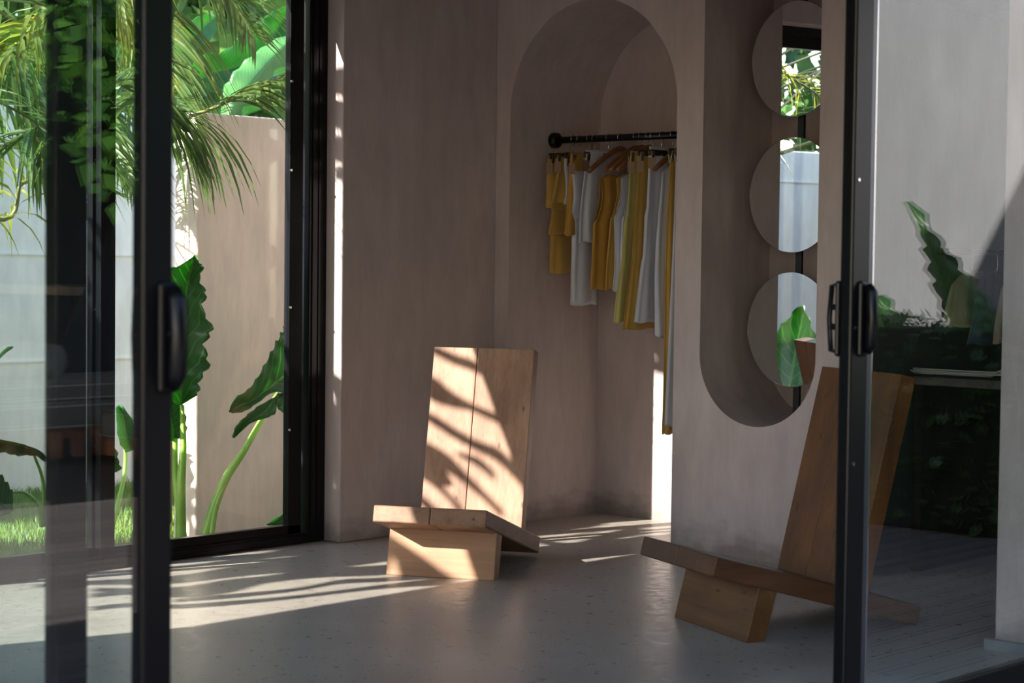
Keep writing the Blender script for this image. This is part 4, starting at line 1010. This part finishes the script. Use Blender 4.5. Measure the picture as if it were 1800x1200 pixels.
m = MB(); m.tube([(0, -.22, .11), (0, -.2, .11), (0, 0, .12), (0, .2, .11), (0, .22, .11)], [.05, .10, .12, .10, .05], 18); m.build('cover', M['pillow'], pil, smooth=True)
# dining table with two cups and chairs ----------------------------------------
TX, TY = 7.6, 9.3
tb = empty('patio_table', (TX, TY, 0), 0, 'patio table with a thick pale stone top standing behind the daybeds', 'table')
MB().box(-.5, .5, -.9, 1.6, .93, 1.0).build('table_top', M['stone'], tb, bevel=.004)
for x in (-.42, .35):
    for y in (-.8, 1.45): MB().box(x, x+.07, y, y+.07, 0, .93).build('leg', M['dark_wood'], tb)
for i, y in enumerate((.18, .36)):
    c = empty('cup', (TX-.3, TY+y, 1.0), 0, ['white cup, left one of the pair on the stone table', 'white cup, right one of the pair on the stone table'][i], 'cup', 'cups on the stone table')
    m = MB(); lathe(m, [(.001, .002), (.035, 0), (.055, .03), (.062, .085), (.058, .085), (.05, .032), (.001, .01)], (0,0,0), 20); m.build('body', M['ceramic'], c, smooth=True)
pt = empty('potted_plant', (TX-.1, TY+.75, 1.0), 0, 'small dark spiky potted plant on the stone table', 'plant')
m = MB(); lathe(m, [(.001, 0), (.07, 0), (.09, .12), (.08, .12), (.001, .1)], (0,0,0), 16); m.build('pot', M['rod_metal'], pt, smooth=True)
m = MB(); rd = random.Random(4)
for k in range(90):
    a = rd.random()*2*pi; e_ = rd.uniform(.1, 1.4); blade(m, (0,0,.11), (cos(a)*cos(e_), sin(a)*cos(e_), sin(e_)), .3, .012, 2.0, (-sin(a), cos(a), 0))
tag(m.build('foliage', M['tree'], pt, smooth=True), kind='stuff')
def patio_chair(x, y, label, rz=0):
    e = empty('patio_chair', (x, y, 0), rz, label, 'chair', 'orange wooden chairs around the stone table')
    MB().box(-.22, .22, -.22, .22, .44, .48).build('seat', M['red_wood'], e, bevel=.006)
    for a in (-.21, .17):
        for b in (-.21, .17): MB().box(a, a+.04, b, b+.04, 0, .44 if a < 0 else .84).build('leg', M['red_wood'], e)
    MB().box(.175, .205, -.20, .20, .72, .82).build('top_rail', M['red_wood'], e)
    for k in range(5): MB().box(.18, .20, -.16+.075*k, -.14+.075*k, .48, .72).build('slat', M['red_wood'], e)
    MB().box(-.22, .2, -.25, -.22, .62, .65).build('armrest', M['red_wood'], e); MB().box(-.22, .2, .22, .25, .62, .65).build('armrest', M['red_wood'], e)
patio_chair(TX-.85, TY-.35, 'orange wooden patio chair at the left end of the stone table', pi)
patio_chair(TX-.85, TY+.55, 'orange wooden patio chair in the middle of the stone table', pi)
patio_chair(TX-.85, TY+1.35, 'orange wooden patio chair at the right end of the stone table', pi)
# closed canvas parasol leaning over the daybed
pu = empty('folded_parasol', (A0.x+1.45, 7.45, 0), 0, 'folded dark canvas parasol leaning beside the daybed, reflected as a slanting dark shape', 'parasol')
MB().tube([(0,0,0), (-.15,.45,1.75)], .018, 10).build('pole', M['rod_metal'], pu, smooth=True)
MB().tube([(-.02,.05,.25), (-.04,.10,.55), (-.08,.24,1.0), (-.11,.36,1.35), (-.15,.46,1.72)], [.24,.22,.16,.13,.03], 14).build('canopy', M['canvas'], pu, smooth=True)
# vines hanging from the far roof
vn = empty('hanging_vine', (.85, 4.1, 3.0), 0, 'dense leafy vine hanging from the roof edge across the deck', 'vine')
b = MB(); rd = random.Random(21)
for k in range(60):
    y0 = rd.uniform(-1.5, 1.3); x0 = rd.uniform(-.3, .3); ln = rd.uniform(.7, 1.7); p = V((x0, y0, .1)); st = []
    for i in range(int(ln*24)):
        p = p + V((rd.gauss(0,.012), rd.gauss(0,.012), -.045)); st.append(p.copy())
        for _ in range(3):
            a = V((rd.gauss(0,1), rd.gauss(0,1), rd.gauss(0,.6)-.5)).normalized(); s = a.cross(V((rd.gauss(0,1), rd.gauss(0,1), 1))).normalized(); L = .055+.06*rd.random(); q = p + a*.03
            b.add([q, q+a*L*.4+s*L*.4, q+a*L, q+a*L*.4-s*L*.4], [(0,1,2,3)])
tag(b.build('foliage', M['vine'], vn), kind='stuff')
for i, (x, y, r, h, m_, lab) in enumerate([(11.5, 12.5, 2.5, 5.0, 'tree', 'dark tree behind the far house across the deck'), (4.5, 13.0, 2.2, 4.6, 'tree', 'dark tree behind the pale deck wall')]):
    leafy_tree(x, y, 0, r, h, 3500, m_, lab, 300+i, .15)
